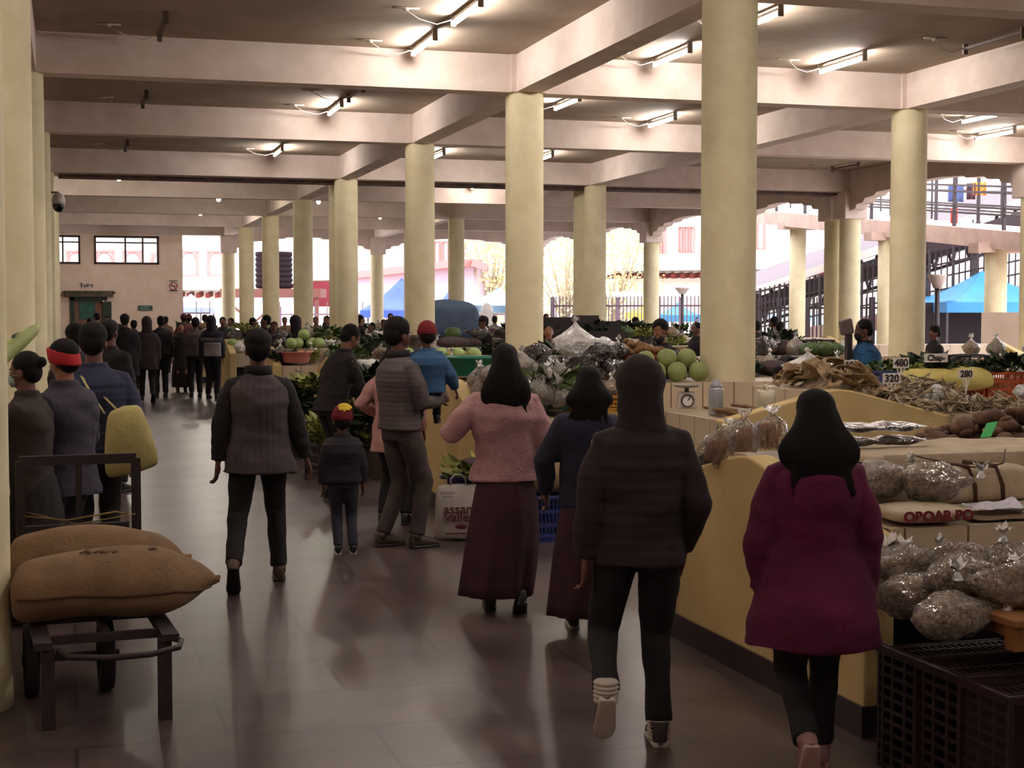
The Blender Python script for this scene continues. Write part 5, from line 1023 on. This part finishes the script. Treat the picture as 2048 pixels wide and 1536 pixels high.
    if mask:
        MB().loft([(hp_(0, .07, -.095), r * .03 * k_, f * .03 * k_), (hp_(0, .068, -.07), r * .052 * k_, f * .04 * k_), (hp_(0, .065, -.04), r * .058 * k_, f * .045 * k_), (hp_(0, .068, -.022), r * .045 * k_, f * .038 * k_)], 20).build('face_mask', mask, t)
        MB().tube([hp_(.055, .07, -.03), hp_(.075, .02, -.02), hp_(.08, -.005, -.03)], .002 * k_, 5).tube([hp_(-.055, .07, -.03), hp_(-.075, .02, -.02), hp_(-.08, -.005, -.03)], .002 * k_, 5).build('ear_loop', mask, t)
    # jacket
    if top:
        j = MB(); B = bulk; H0 = Pz - up * hem * s
        rg = [(H0, .185 * B * flare, .135 * B * flare), (Pz + up * .06 * s, .17 * B * (1 + (flare - 1) * .5), .128 * B), (Pz + up * .18 * s, .168 * B, .125 * B), (Pz + up * .34 * s, .195 * B, .142 * B), (Pz + up * .43 * s, .19 * B, .13 * B), (Pz + up * .485 * s, .135 * B, .1 * B), (NB + up * .0 * s, .08 * B, .075 * B), (NB + up * .035 * s, .072 * B, .068 * B)]
        if hem > .12: rg.insert(1, (Pz - up * (hem * .45) * s, .178 * B * (1 + (flare - 1) * .75), .132 * B * flare))
        cs, sn = math.cos(twist), math.sin(twist)
        j.loft([(c, (a * s * cs, a * s * sn, 0), (-d_ * s * sn, d_ * s * cs, 0), .9) for c, a, d_ in rg], 30)
        for sd, S, Eb, Wr, fd in arms:
            pts = [S - V((sd * .085 * s * math.cos(twist), 0, -.012 * s)), S - V((sd * .015 * s, 0, .01 * s)), S.lerp(Eb, .5), Eb, Eb.lerp(Wr, .5), Wr - fd * .005]; rad = [.05 * B * s, .068 * B * s, .066 * B * s, .06 * B * s, .053 * B * s, .043 * B * s]
            if sleeve: MB().tube(pts, rad, 16).build('sleeve', sleeve, t, remesh=vox, sm=2, disp=(.008, 9, 2))
            elif sleeves: j.tube(pts, rad, 16)
        j.build('jacket' if top[0] == 'jacket' else top[0], top[1], t, remesh=vox, sm=3, disp=(.02 * s, 4.5, 1.6) if not puff else (.006 * s, 5, 1))
        if collar: MB().loft([(NB - up * .01 * s, V((.085 * B * s, 0, 0)), V((0, .082 * B * s, 0))), (NB + up * .05 * s, V((.08 * B * s, 0, 0)), V((0, .078 * B * s, 0))), (NB + up * .052 * s, V((.07 * B * s, 0, 0)), V((0, .068 * B * s, 0)))], 22).build('collar', collar, t)
    if bottom:
        q = MB(); q.loft([(Pz - V((0, 0, .1 * s)), (.165 * s, 0, 0), (0, .12 * s, 0)), (Pz, (.17 * s, 0, 0), (0, .125 * s, 0)), (Pz + up * .09 * s, (.15 * s, 0, 0), (0, .115 * s, 0))], 24)
        for sd, hj, K, A, fp in legs: q.tube([hj + V((0, 0, .01)), hj.lerp(K, .5), K, K.lerp(A, .5), A + (K - A).normalized() * .02 * s], [.098 * s, .088 * s, .07 * s, .06 * s, .058 * s], 16)
        q.build('trousers', bottom, t, remesh=vox, sm=2, disp=(.01 * s, 6, 1.2))
    if skirt:
        m_, w0, sway = skirt; q = []
        for i in range(12):
            v = i / 11; z = .98 - v * .86; rx = (.128 + .022 * min(1, v * 8) + .06 * math.sin(min(1, v * 1.6) * 1.57) * w0 + .015 * v); q.append((V((sway * v * v, -.02 + sway * .3 * v, z)) * s, (rx * s, 0, 0), (0, (rx - .035) * s, 0)))
        k = MB().loft(q, 60)
        def w(p):
            v = max(0, min(1, (.98 * s - p.z) / (.86 * s))); c = V((sway * v * v * s, (-.02 + sway * .3 * v) * s, p.z)); d = p - c; a = math.atan2(d.y, d.x); return c + V((d.x, d.y, 0)) * (1 + v * (.05 * math.sin(a * 7 + v * 3 + 1) + .035 * math.sin(a * 13 + 2)))
        k.warp(w).build('skirt', m_, t)
    if shoe:
        for sd, hj, K, A, fp in legs:
            M = Matrix.Rotation(-fp, 3, 'X'); q = MB(); so = MB()
            def P_(y, z): return A + M @ V((0, y * s, (z - .085) * s))
            prof = ((-.055, .05, .022, .045), (-.05, .05, .032, .05), (0, .055, .036, .055), (.06, .048, .04, .045), (.13, .035, .045, .032), (.175, .028, .035, .025), (.19, .026, .01, .01))
            q.loft([(P_(y, z), (a * s, 0, 0), M @ V((0, 0, h * s))) for y, z, a, h in prof], 18); q.tube([P_(-.01, .06), P_(-.01, .11)], [.042 * s, .045 * s], 14)
            o = q.build('shoe', shoe, t); so.loft([(P_(y, .01), ((a + .003) * s, 0, 0), M @ V((0, 0, .013 * s)), .6) for y, z, a, h in prof], 18); so.build('sole', sole or M_shoed, o)
    return t
WALK = dict(fL=(0, .26, .0, 0), fR=(0, -.33, .1, .9))
def gp(px, py): p = PZ(px, py, 0); return (p.x, p.y, 0)
def gd(px, d): p = PD(px, d); return (p.x, p.y, 0)
def HT(py, d): return CAMZ + (622 - py) * d / FPX        # height of a point seen at row py at depth d
down = lambda sd, o=.16, f=0: ((sd * o, f, -1), (sd * o * .3, f + .15, -1))
m_dk = cloth('black_cloth', '#1c1417'); m_dk2 = cloth('charcoal_cloth', '#241c1f'); m_brn = cloth('dark_brown_padded', '#2a1d1e', None, .12, 7, kind='wavez'); m_dkp = cloth('black_padded', '#211a24', None, .06, 10, kind='wavez'); m_blk = cloth('black_trouser', '#150e11')
# 1 hooded man
t = person('person in a dark brown hooded padded jacket walking away in high top shoes', (2.18, 5.62, 0), R(-14), 1.56, .009, 0, (.05, 0), aL=((-.2, -.12, -1), (-.05, .12, -1)), aR=((.27, -.12, -1), (-.2, .35, -1)), fL=(-.08, -.26, .2, .95), fR=(.0, .0, 0, 0), bulk=1.07, sh=.17, top=('jacket', m_brn), hem=.09, bottom=m_blk, shoe=mat('shoe_dark_panel', '#3a3234', .7), sole=M_sole, hat=('hood', cloth('hood_dark', '#2a1c1e')), nf=1)
for c in list(t.children):
    if c.name.startswith('shoe'):
        bb = [V(v.co) for v in c.data.vertices]; xm = sum(v.x for v in bb) / len(bb); ym = min(v.y for v in bb); zz = max(v.z for v in bb)
        k = MB()
        for i in range(5): k.lathe([(.043, 0), (.05, .009), (.043, .018)], (0, 0, i * .017), 20)
        tp = V((xm, sorted(bb, key=lambda v: -v.z)[0].y, zz)); k.build('padded_ankle', mat('ankle_white', '#bdb2a6', .8), c, True, loc=(xm, ym + .055, zz - .08))
# 2 pink sweater
person('person with long dark hair in a fluffy pink sweater and long maroon skirt', gp(1010, 1222), R(-12), 1.56, .009, .02, (.0, 0), aL=((-.75, -.1, -.9), (.35, .9, .1)), aR=((.32, -.05, -1), (.02, .2, -1)), fL=(0, .05, 0, 0), fR=(0, -.12, .04, .5), bulk=1.13, sh=.17, top=('sweater', cloth('pink_wool', '#b4898a', '#a07476', .6, 60, sheen=.12)), hem=.06, flare=1.12, skirt=(cloth('maroon_skirt', '#44202a', '#33161e'), 1.15, -.06), shoe=M_shoed, hair='long', hairlen=.36, hw=1.15, nf=1)
# 3 blue jacket woman
person('person with shoulder length hair in navy jacket and maroon skirt beside the hooded person', gp(1178, 1262), R(-14), 1.45, .01, 0, (.1, .2), aL=((-.5, .05, -1), (.1, .55, -1)), aR=((.2, 0, -1), (0, .3, -1)), fL=(0, .1, 0, 0), fR=(0, -.1, 0, .2), bulk=1.12, sh=.165, top=('jacket', cloth('navy_cloth', '#211e34')), hem=.1, skirt=(cloth('wine_skirt', '#3e1c24', '#2c141c'), 1.1, -.04), shoe=M_shoed, sole=M_sole, hair='long', hairlen=.2, hw=1.1, nf=1)
# 4 purple coat
person('person with long dark hair in a flared magenta purple coat and black trousers', (2.61, 4.97, 0), R(-16), 1.465, .009, 0, (.0, 0), aL=((-.24, -.05, -1), (.0, .2, -1)), aR=((.24, -.1, -1), (-.05, .2, -1)), fL=(0.02, -.22, .14, 1.15), fR=(0, .2, 0, 0), bulk=1.06, sh=.165, top=('coat', cloth('magenta_wool', '#5a0236', '#48022a', .3, 60)), hem=.29, flare=1.5, bottom=m_blk, shoe=mat('shoe_pink', '#8a6460', .6), sole=mat('sole_pink', '#a88880', .6), hair='long', hairlen=.28, hw=1.25, nf=1)
# 5 man in grey vest
person('person in a loose grey vest over dark sleeves and brown boots, walking away', gp(520, 1168), R(-6), 1.62, .009, .03, (.0, 0), aL=((-.28, -.1, -1), (-.1, -.05, -1)), aR=((.28, .02, -1), (.3, .1, -1)), fL=(-.08, -.36, .1, 1.0), fR=(.04, .1, 0, 0), bulk=1.12, sh=.17, top=('vest', cloth('grey_vest', '#4a4042', '#40363a', .12, 8, kind='wavex')), hem=.14, flare=1.2, sleeve=m_dk, bottom=m_blk, shoe=mat('boot_brown', '#4a3228', .6), hair='fluffy', nf=1, collar=m_dk)
# 6 boy
boy = person('small child in a red and yellow knitted hat, dark padded jacket and jeans', gp(686, 1108), R(-8), 1.02, .008, 0, (0, 0), aL=((-.3, -.02, -1), (-.02, .12, -1)), aR=((.3, -.02, -1), (.05, .12, -1)), fL=(.02, 0, 0, 0), fR=(.02, 0, 0, 0), bulk=1.3, sh=.15, top=('jacket', m_dkp), hem=.03, bottom=cloth('jeans_blue', '#363442', '#2a2834'), shoe=M_shoed, sole=M_sole, hat=('beanie', mat('knit_red', '#7a1420', .9, '#641018', 8, .4, 50)), nf=1, hs=1.35)
s_ = 1.02 / 1.7; C_ = V((0, -.02 * s_, .9 * s_ + .58 * s_ + .105 * s_ * 1.35)); kk_ = s_ * 1.35
k = MB().ell(C_ + V((.012, -.014 * kk_ - .003, .05 * kk_)), (.0905 * kk_, .1075 * kk_, .0975 * kk_), None, 30, 22); q = MB(); q.v = k.v
q.f = [f for f in k.f if all((k.v[i][2] - C_.z) / kk_ > .075 + abs(k.v[i][0] - .012) * .3 for i in f)]; q.build('yellow_patch', mat('knit_yellow', '#c8a428', .9), boy)
# 7 man with the child, and the child
man = person('person in a grey quilted jacket standing sideways, carrying a child on the arm', gp(800, 1094), R(-72), 1.69, .009, -.02, (.06, -.1), aL=((-.18, .25, -1), (.75, .9, .12)), aR=((.2, .3, -1), (-.5, 1, .1)), fL=(0, -.1, 0, 0), fR=(.02, .08, 0, 0), bulk=1.1, sh=.17, top=('jacket', mat('grey_quilt', '#54494a', .75, '#4a3f40', 3, .09, 9, 'wavez')), hem=.02, bottom=cloth('khaki_brown', '#4a3e3c', '#3e3432'), shoe=M_shoe, hair='fluffy', nf=1, eyes=True, puff=1, collar=m_dk2)
mp = man.location
baby = person('small child in a red knitted hat and blue jacket, carried on an arm', (mp.x + .2, mp.y - .04, .64), R(-20), .98, .007, .0, (.05, -.3), aL=((-.5, .3, -.9), (.1, .8, -.3)), aR=((.55, .1, -.9), (.2, .5, -.7)), fL=(-.02, .16, .3, 0), fR=(.0, .16, .27, 0), bulk=1.42, sh=.15, top=('jacket', cloth('blue_denim', '#33587e', '#294a6c')), hem=.02, bottom=m_blk, shoe=M_shoed, hat=('beanie', MATS['knit_red']), nf=1, hs=1.35)
# 8 woman in pale pink coat behind him
person('person in a long pale pink coat standing behind the person in grey', gd(792, 12.3), R(-30), 1.5, .012, 0, (.2, 0), aL=((-.75, -.1, -1), (.5, .7, -.5)), aR=((.2, 0, -1), (0, .6, -.8)), fL=(-.02, -.05, 0, 0), bulk=1.08, top=('coat', cloth('pale_pink', '#b98a84', '#ab7c76')), hem=.22, flare=1.25, bottom=m_blk, shoe=M_shoed, hair='long', hairlen=.2)
# 9 picking man
person('person in a black jacket bending over the vegetables, picking', (2.33, 13.9, 0), R(-75), 1.66, .01, .3, (.45, 0), aL=((-.1, .45, -1), (.2, .8, -.6)), aR=((.1, .4, -1), (-.1, .9, -.5)), bulk=1.05, top=('jacket', m_dk), hem=.06, bottom=m_blk, shoe=M_shoed, hair='short', nf=1, eyes=True)
# 10-12 shoppers at the left
person('person with a pale blue face mask in a dark jacket at the left stall', (-.22, 8.85, 0), R(70), 1.52, .009, .05, (.1, .1), aL=((-.1, .75, -.7), (.1, .75, .65)), aR=((.1, .3, -1), (-.2, .9, .3)), bulk=1.03, sh=.155, top=('jacket', cloth('olive_dark', '#352a26')), hem=.2, skirt=(m_dk, 1, 0), shoe=M_shoed, hair='bun', mask=mat('mask_blue', '#9fb4ac', .7), nf=1, eyes=True)
person('person in a slate grey jacket with a bright red headband', (-.02, 9.1, 0), R(48), 1.57, .009, .04, (.12, .1), aL=((-.12, .3, -1), (.1, .8, -.2)), aR=((.2, .1, -1), (.0, .35, -1)), bulk=1.16, sh=.17, top=('jacket', cloth('slate_cloth', '#3c3644', '#302b38')), hem=.16, bottom=cloth('grey_trouser', '#39343a'), shoe=M_shoed, hat=('band', mat('band_red', '#a81420', .8)), nf=1, eyes=True, skin=SKIN2)
tote_p = person('person in a dark blue padded jacket carrying the yellow tote bag', (.14, 10.0, 0), R(-4), 1.66, .01, .02, (.02, .1), aL=((-.2, .15, -1), (.1, .6, -.5)), aR=((.3, -.05, -1), (.0, .15, -1)), bulk=1.2, sh=.175, top=('jacket', cloth('blue_padded', '#2a2d48', None, .15, 7, kind='wavez')), hem=.06, bottom=m_blk, shoe=M_shoed, sole=M_sole, hair='fluffy', nf=1, puff=1)
t = thing('tote_bag', 'yellow cream tote bag hanging from the shoulder of the person in dark blue', 'bag', (.545, 9.68, .0), -.3)
t.rotation_euler = (0, R(-14), -.2)
m_tote = mat('tote_yellow', '#b8ad72', .85, '#a69a60', 4, .3, 30); q = MB().loft([((.05 * (1 - v), 0, 1.18 - .43 * v), (a, 0, 0), (0, b_, 0), .7) for v, a, b_ in ((0, .1, .02), (.15, .12, .06), (.5, .15, .09), (.85, .17, .09), (.97, .16, .07), (1, .12, .04))], 28).jitter(.015, 7, 2); q.build('bag_body', m_tote, t, subd=1)
MB().tube([(-.07, -.03, 1.16), (-.12, -.02, 1.3), (-.17, .08, 1.42), (-.12, .15, 1.33), (.0, .03, 1.16)], [.014] * 5, 6, flat=.4).build('strap', m_tote, t)
# crowd: (label, px, depth, head row, facing, kwargs)
m_gry = cloth('grey_wool', '#5a5052', '#4a4244'); m_red = cloth('brick_cloth', '#5c2c30'); m_tan = cloth('tan_cloth', '#6a544a'); m_wht = cloth('pale_cloth', '#9a9090')
CR_ = [('person with wild dark hair just left of the person in padded dark blue', 148, 13.5, 650, 20, dict(top=('jacket', m_dk2), hair='fluffy')),
       ('person in a black coat with a pale cap band, behind the tote bag carrier', 222, 14.5, 640, -30, dict(top=('jacket', m_dk), hair='short', hat=('cap', cloth('cap_dark', '#262028')))),
       ('tall person in a long black coat and cap walking away down the aisle', 250, 27.5, 628, 0, dict(top=('coat', m_dk), hem=.35, bulk=1.4, hat=('cap', m_dk2), **WALK)),
       ('person in a dark brown hooded coat, right of the long black coat', 294, 28.8, 634, 0, dict(top=('coat', cloth('brown_coat', '#3c2e2e')), hem=.25, bulk=1.15, hat=('hood', MATS['brown_coat']), **WALK)),
       ('person in black with white letter on the back, walking away in the aisle', 322, 30.5, 632, 4, dict(top=('jacket', m_dk), bulk=1.15)),
       ('person in a long black dress facing the camera in the aisle', 362, 32.5, 645, 180, dict(top=('jacket', m_dk), skirt=(m_dk, 1, 0), skin=SKIN2, hair='bun')),
       ('person in a grey jacket and black trousers walking away in the aisle', 391, 30.5, 636, 3, dict(top=('jacket', m_gry), bulk=1.25, hat=('beanie', m_dk))),
       ('person in a black and white lettered hooded jacket beside the stall ends', 424, 30.0, 632, -20, dict(top=('jacket', cloth('navy_black', '#20202e')), bulk=1.2, hat=('hood', MATS['navy_black']))),
       ('person in a knitted brick red hat far down the aisle', 368, 40, 628, 0, dict(top=('jacket', m_red), hat=('beanie', m_red))), ('person in a second red hat far down the aisle', 377, 41, 629, 20, dict(top=('jacket', m_tan), hat=('beanie', m_red))),
       ('person with dark hair before the toilet door', 193, 42, 626, 30, dict(top=('jacket', m_dk), skin=SKIN2)), ('person with a pale scarf before the end wall', 215, 40, 632, 160, dict(top=('jacket', m_wht), skin=SKIN2)),
       ('person in a dark hood between the coats', 268, 34, 640, 0, dict(top=('jacket', m_dk2))), ('person standing far back by the opening', 412, 42, 629, -40, dict(top=('jacket', m_gry))), ('person with a dark bonnet by the opening', 422, 44, 631, 10, dict(top=('jacket', m_dk))),
       ('person at the far left by the columns, only the head visible', 179, 44, 636, 10, dict(top=('jacket', m_tan))), ('person in a rusty jacket behind the long black coat', 240, 36, 648, 0, dict(top=('jacket', m_red))), ('person far down the aisle before the end wall', 332, 43, 633, 0, dict(top=('jacket', m_tan))),
       # vendors behind the stalls
       ('vendor in dark clothes behind the far stalls, leftmost', 446, 36, 634, 180, dict(top=('jacket', m_dk))), ('vendor in dark clothes behind the far stalls, second from the left', 461, 35.6, 636, 150, dict(top=('jacket', m_dk2))), ('vendor bending over greens behind the far stalls', 497, 35.8, 634, -100, dict(top=('jacket', m_dk), lean=.25)),
       ('vendor in black behind the fifth row goods', 529, 29, 630, 90, dict(top=('jacket', m_dk), bulk=1.1)), ('vendor with brown hair behind the leafy stall', 548, 28.6, 643, 170, dict(top=('jacket', m_dk2), hair='long')), ('vendor far behind, head only', 570, 42, 634, 180, dict(top=('jacket', m_tan))),
       ('vendor in a black hooded jacket turned right behind the fourth row goods', 596, 27.8, 632, -80, dict(top=('jacket', m_dk), hat=('hood', m_dk), bulk=1.1)), ('vendor wearing a scarf resting head on hand', 653, 35.5, 632, 160, dict(top=('jacket', m_dk2), hair='long')), ('vendor seated far back near the fence', 632, 42.5, 634, 180, dict(top=('jacket', m_red))),
       ('vendor in profile left of the outer far column', 724, 35, 630, -90, dict(top=('jacket', m_dk), skin=SKIN2)), ('vendor with head bowed beside the profile vendor', 742, 34.6, 645, 120, dict(top=('jacket', m_dk))), ('vendor far back in front of the dark fence', 782, 42, 627, 180, dict(top=('jacket', m_gry), skin=SKIN2)), ('vendor behind the bearded head, low', 768, 35.2, 639, 170, dict(top=('jacket', m_dk))),
       ('vendor in black leaning over yellow vegetables left of the second column', 972, 28.2, 632, 100, dict(top=('jacket', m_dk), lean=.12, hat=('cap', m_dk))), ('customer with a pale face behind the black leaning vendor', 964, 35.4, 631, 170, dict(top=('jacket', m_tan), skin=SKIN2)), ('person in a pale jacket behind the leaning vendor', 990, 42, 632, -30, dict(top=('jacket', m_wht), skin=SKIN2)),
       ('vendor in dark clothes with a mask just right of the second column', 1097, 21.6, 648, 165, dict(top=('jacket', m_dk), hair='long', skin=SKIN2)), ('person beside the blue round tarp right of the second column', 1093, 42, 628, 180, dict(top=('jacket', m_tan), skin=SKIN2)),
       ('vendor seen as a dark head behind the cartons', 1224, 29, 647, 0, dict(top=('jacket', m_dk))), ('vendor in a pale cap behind the cartons', 1240, 35.4, 640, -160, dict(top=('jacket', m_wht), skin=SKIN2, hat=('cap', m_tan))), ('vendor partly behind the outer column', 1274, 35.3, 634, -100, dict(top=('jacket', m_dk))),
       ('young vendor in a black jacket and mask looking down behind the ginger tray', 1322, 15.2, 637, 140, dict(top=('jacket', m_dk), skin=SKIN2, head=(.5, 0), mask=mat('mask_black', '#1c1618', .7), eyes=True, vox=.01, nf=1)), ('vendor in a dark jacket at the left edge of the biggest column', 1391, 24.5, 645, 100, dict(top=('jacket', m_dk))),
       ('vendor in a brown jacket behind the stair posts, right of the biggest column', 1545, 28.5, 633, 30, dict(top=('jacket', m_tan))), ('vendor with wild hair behind the rolled bundle', 1562, 27.6, 645, -60, dict(top=('jacket', m_dk), hair='fluffy')), ('vendor dark in the gap just right of the biggest column', 1512, 28.3, 642, 0, dict(top=('jacket', m_dk))),
       ('vendor in dark clothes right of the second row column', 1866, 23.2, 652, 90, dict(top=('jacket', m_dk2), hair='fluffy'))]
for l, px, d, py, hd, kw in CR_:
    p = gd(px, d)
    for yr in (12.6, 19, 25.15, 32, 38.6, 45.1):
        if p[0] > 2.9 and abs(p[1] - yr) < 1.25: d *= (yr + 1.3) / p[1]; p = gd(px, d); break
    kw = dict(kw); vox = kw.pop('vox', .014 if d < 20 else .02); kw.setdefault('bottom', None if 'skirt' in kw else m_blk); kw.setdefault('hair', 'short')
    H_ = HT(py, d); person(l, p, R(hd), max(1.2, H_), vox, shoe=M_shoed, **kw)
# lettered backs
t = thing('printed_patch', 'white lettered panel on the back of the black and white hooded jacket', 'lettering', (gd(424, 29.75)[0], gd(424, 29.75)[1], 1.02), R(-16))
MB().sheet(lambda u, v: (-.17 + u * .34, -.02 + (u - .5) ** 2 * .25, -.17 + v * .28), 10, 6).build('panel', m_wht, t, solid=.01); text('lettering', 'XPERIENCE', .085, m_wht, t, (0, -.035, .17), (R(90), 0, 0), bold=.003)
# seller in the blue jacket with his scale
p = PD(1735, 16.2)
person('vendor in a bright blue jacket and mask, in profile by the post scale', (p.x, p.y, 0), R(78), 1.66, .01, .06, (.18, 0), aL=((-.1, .3, -1), (0, 1, .12)), aR=((.15, .35, -1), (-.1, 1, .2)), bulk=1.12, top=('jacket', cloth('bright_blue', '#1f5480', '#1a4870')), hem=.1, bottom=m_blk, shoe=M_shoed, hair='short', skin=SKIN, mask=MATS['mask_black'], nf=1, collar=m_dk, eyes=True)
p = PD(1697, 16.2); t = thing('post_scale', 'grey post mounted electronic scale beside the vendor in bright blue', 'scale', (p.x, p.y, 0))
MB().bb((-.03, -.03, .02), (.03, .03, 1.5)).build('post', m_steel, t, False); MB().bb((-.2, -.2, .6), (.2, .2, .65)).build('platform', m_steel, t, False); MB().bb((-.2, -.2, 0), (.2, .2, .06)).build('base', m_steel, t, False); MB().box((-.03, 0, 1.58), (.13, .1, .17), M=Matrix.Rotation(-.2, 3, 'Y')).build('display', mat('scale_grey', '#6c5c58', .5), t, False, bevel=.02)
MB().bar((-.08, -.1, .65), (-.08, -.1, 1.15), .025).bar((.05, -.1, .65), (.05, -.1, 1.15), .025).build('handle', m_steel, t, False)
p = PD(1556, 13.9); person('vendor stooping behind the white bag, only the dark hair showing', (p.x, p.y, 0), R(180), 1.24, .014, .1, top=('jacket', m_dk), bottom=m_blk, shoe=M_shoed)
p = PD(2120, 9.3); person('person in a dark jacket cut off by the right frame edge', (p.x, p.y, 0), R(60), 1.5, .012, .1, top=('jacket', m_dk2), hem=.15, bulk=1.2, bottom=m_blk, shoe=M_shoed, nf=1, aL=((-.3, .3, -1), (0, .6, -.6)))
# ================================================================= the hand cart and the jute sacks
m_cart = mat('cart_iron', '#2e2024', .6, '#22171b', 12, .2, 20)
t = thing('hand_cart', 'dark iron hand cart with a curved handle at the lower left', 'cart', (.08, 7.1, 0), R(4))
def cb(a, b_, w=.045, h=None): return MB().bar(a, b_, w, h)
X0, X1, Y0, Y1, ZP = -.25, .27, -.62, 1.0, .36
k = MB(); 
for x in (X0, X1): k.bar((x, Y0, ZP), (x, Y1, ZP), .07, .03)
for y in (Y0 + .17, Y0 + .62, .4, Y1): k.bar((X0, y, ZP - .01), (X1, y, ZP - .01), .04, .035)
k.bar((0.02, Y0 + .17, ZP), (0.02, Y1, ZP), .03)
k.build('bed_frame', m_cart, t, False)
for x, y in ((X0 + .02, Y0 + .06), (X1 - .02, Y0 + .06)): cb((x, y, 0), (x, y, ZP - .015), .055).build('leg', m_cart, t, False)
MB().tube([(X0 + .06, Y0 - .0, ZP - .02), (X0 + .1, Y0 - .09, ZP - .03), (0, Y0 - .16, ZP - .03), (X1 - .1, Y0 - .15, ZP - .03), (X1 + .02, Y0 - .1, ZP - .02), (X1 + .04, Y0 - .02, ZP - .01), (X1, Y0 + .05, ZP - .01)], .013, 10).build('handle', m_cart, t)
for x in (X0 - .02, .06):
    w = MB().lathe([(.13, -.03), (.16, -.03), (.165, -.015), (.165, .015), (.16, .03), (.13, .03), (.13, -.03)], n=28, caps=False).lathe([(.03, -.04), (.03, .04)], n=12)
    for i in range(6): a = i * 1.047; w.bar((0, 0, 0), (.14 * math.cos(a), .14 * math.sin(a), 0), .018)
    w.build('wheel', m_black, t, True, loc=(x, .05, .165), rot=(0, R(90), 0))
MB().bar((X0 - .05, .05, .165), (.12, .05, .165), .03).bar((.04, .05, .17), (.04, .05, ZP), .03).bar((X0, .05, .17), (X0, .05, ZP), .03).build('axle', m_cart, t, False)
k = MB(); 
for x in (X0 - .02, X1 + .04): k.bar((x, Y1, ZP), (x, Y1, .98), .045)
k.bar((X0 - .02, Y1, .98), (X1 + .04, Y1, .98), .05).bar((X0, Y1, .62), (X1, Y1, .62), .05).bar((.02, Y1, .62), (.02, Y1, .98), .03); k.build('back_frame', m_cart, t, False)
MB().tube([(X0, Y1 - .02, .7), (-.05, Y1 - .1, .68), (.2, Y1 - .08, .71), (X1, Y1, .68)], .005, 5).tube([(X0, Y1, .72), (.0, Y1 - .12, .66), (.3, Y1 - .05, .69)], .004, 5).build('cord', mat('cord_tan', '#8a7448', .9), t)
def jute(loc, rz, seed, label, sc=(1, 1, 1)):
    t = thing('jute_sack', label, 'sack', loc, rz, None)
    pr = ((-1, .3), (-.98, .75), (-.9, .95), (-.7, 1.0), (-.35, 1.02), (.1, 1.03), (.45, .99), (.6, .9), (.74, .72), (.87, .46), (.97, .2), (1.0, .08)); L_, W_, H_ = .48 * sc[0], .24 * sc[1], .155 * sc[2]
    k = MB().loft([((x * L_, 0, H_ * (1.0 - .12 * abs(x))), (0, W_ * q, 0), (0, 0, H_ * q), .9) for x, q in pr], 40).jitter(.03, 3.5, seed).jitter(.01, 11, seed); k.warp(lambda p: V((p.x, p.y, max(p.z, .003)))); k.build('cloth', M_jute, t, subd=2)
    MB().tube([(x * L_, -W_ * q * 1.01 - .004, H_ * (1.0 - .12 * abs(x)) - .012 + .01 * math.sin(x * 9 + seed)) for x, q in pr[2:-1]], .006, 6).jitter(.012, 3.5, seed).build('seam', mat('jute_seam', '#4c3220', .9), t)
    MB().tube([(L_ * .86, 0, H_ * .9), (L_ * .97, 0, H_ * .92), (L_ * 1.05, .0, H_ * .95), (L_ * 1.07, 0, H_ * 1.05)], [.05, .03, .018, .006], 8).build('tied_corner', M_jute, t)
    return t
a = jute((.17, 6.98, .38), R(-2), 3, 'full jute sack lying nearest on the hand cart, faint print on top', (.92, 1, .97)); b_ = jute((.11, 7.45, .385), R(3), 6, 'full jute sack lying behind the nearer one on the hand cart', (.86, .95, 1.08))
for i, (x, y, w) in enumerate(((-.14, -.1, .05), (-.08, -.1, .05), (-.02, -.1, .04), (-.12, -.04, .06), (-.05, -.05, .05), (.12, -.06, .07))): MB().tube([(x, y, .3), (x + w * .5, y + .03, .303), (x + w, y, .3), (x + w * .5, y - .015, .3)], .004, 5).build('faded_print', mat('faded_ink', '#5c4434', .9), a)
bake_text()
bake_all()
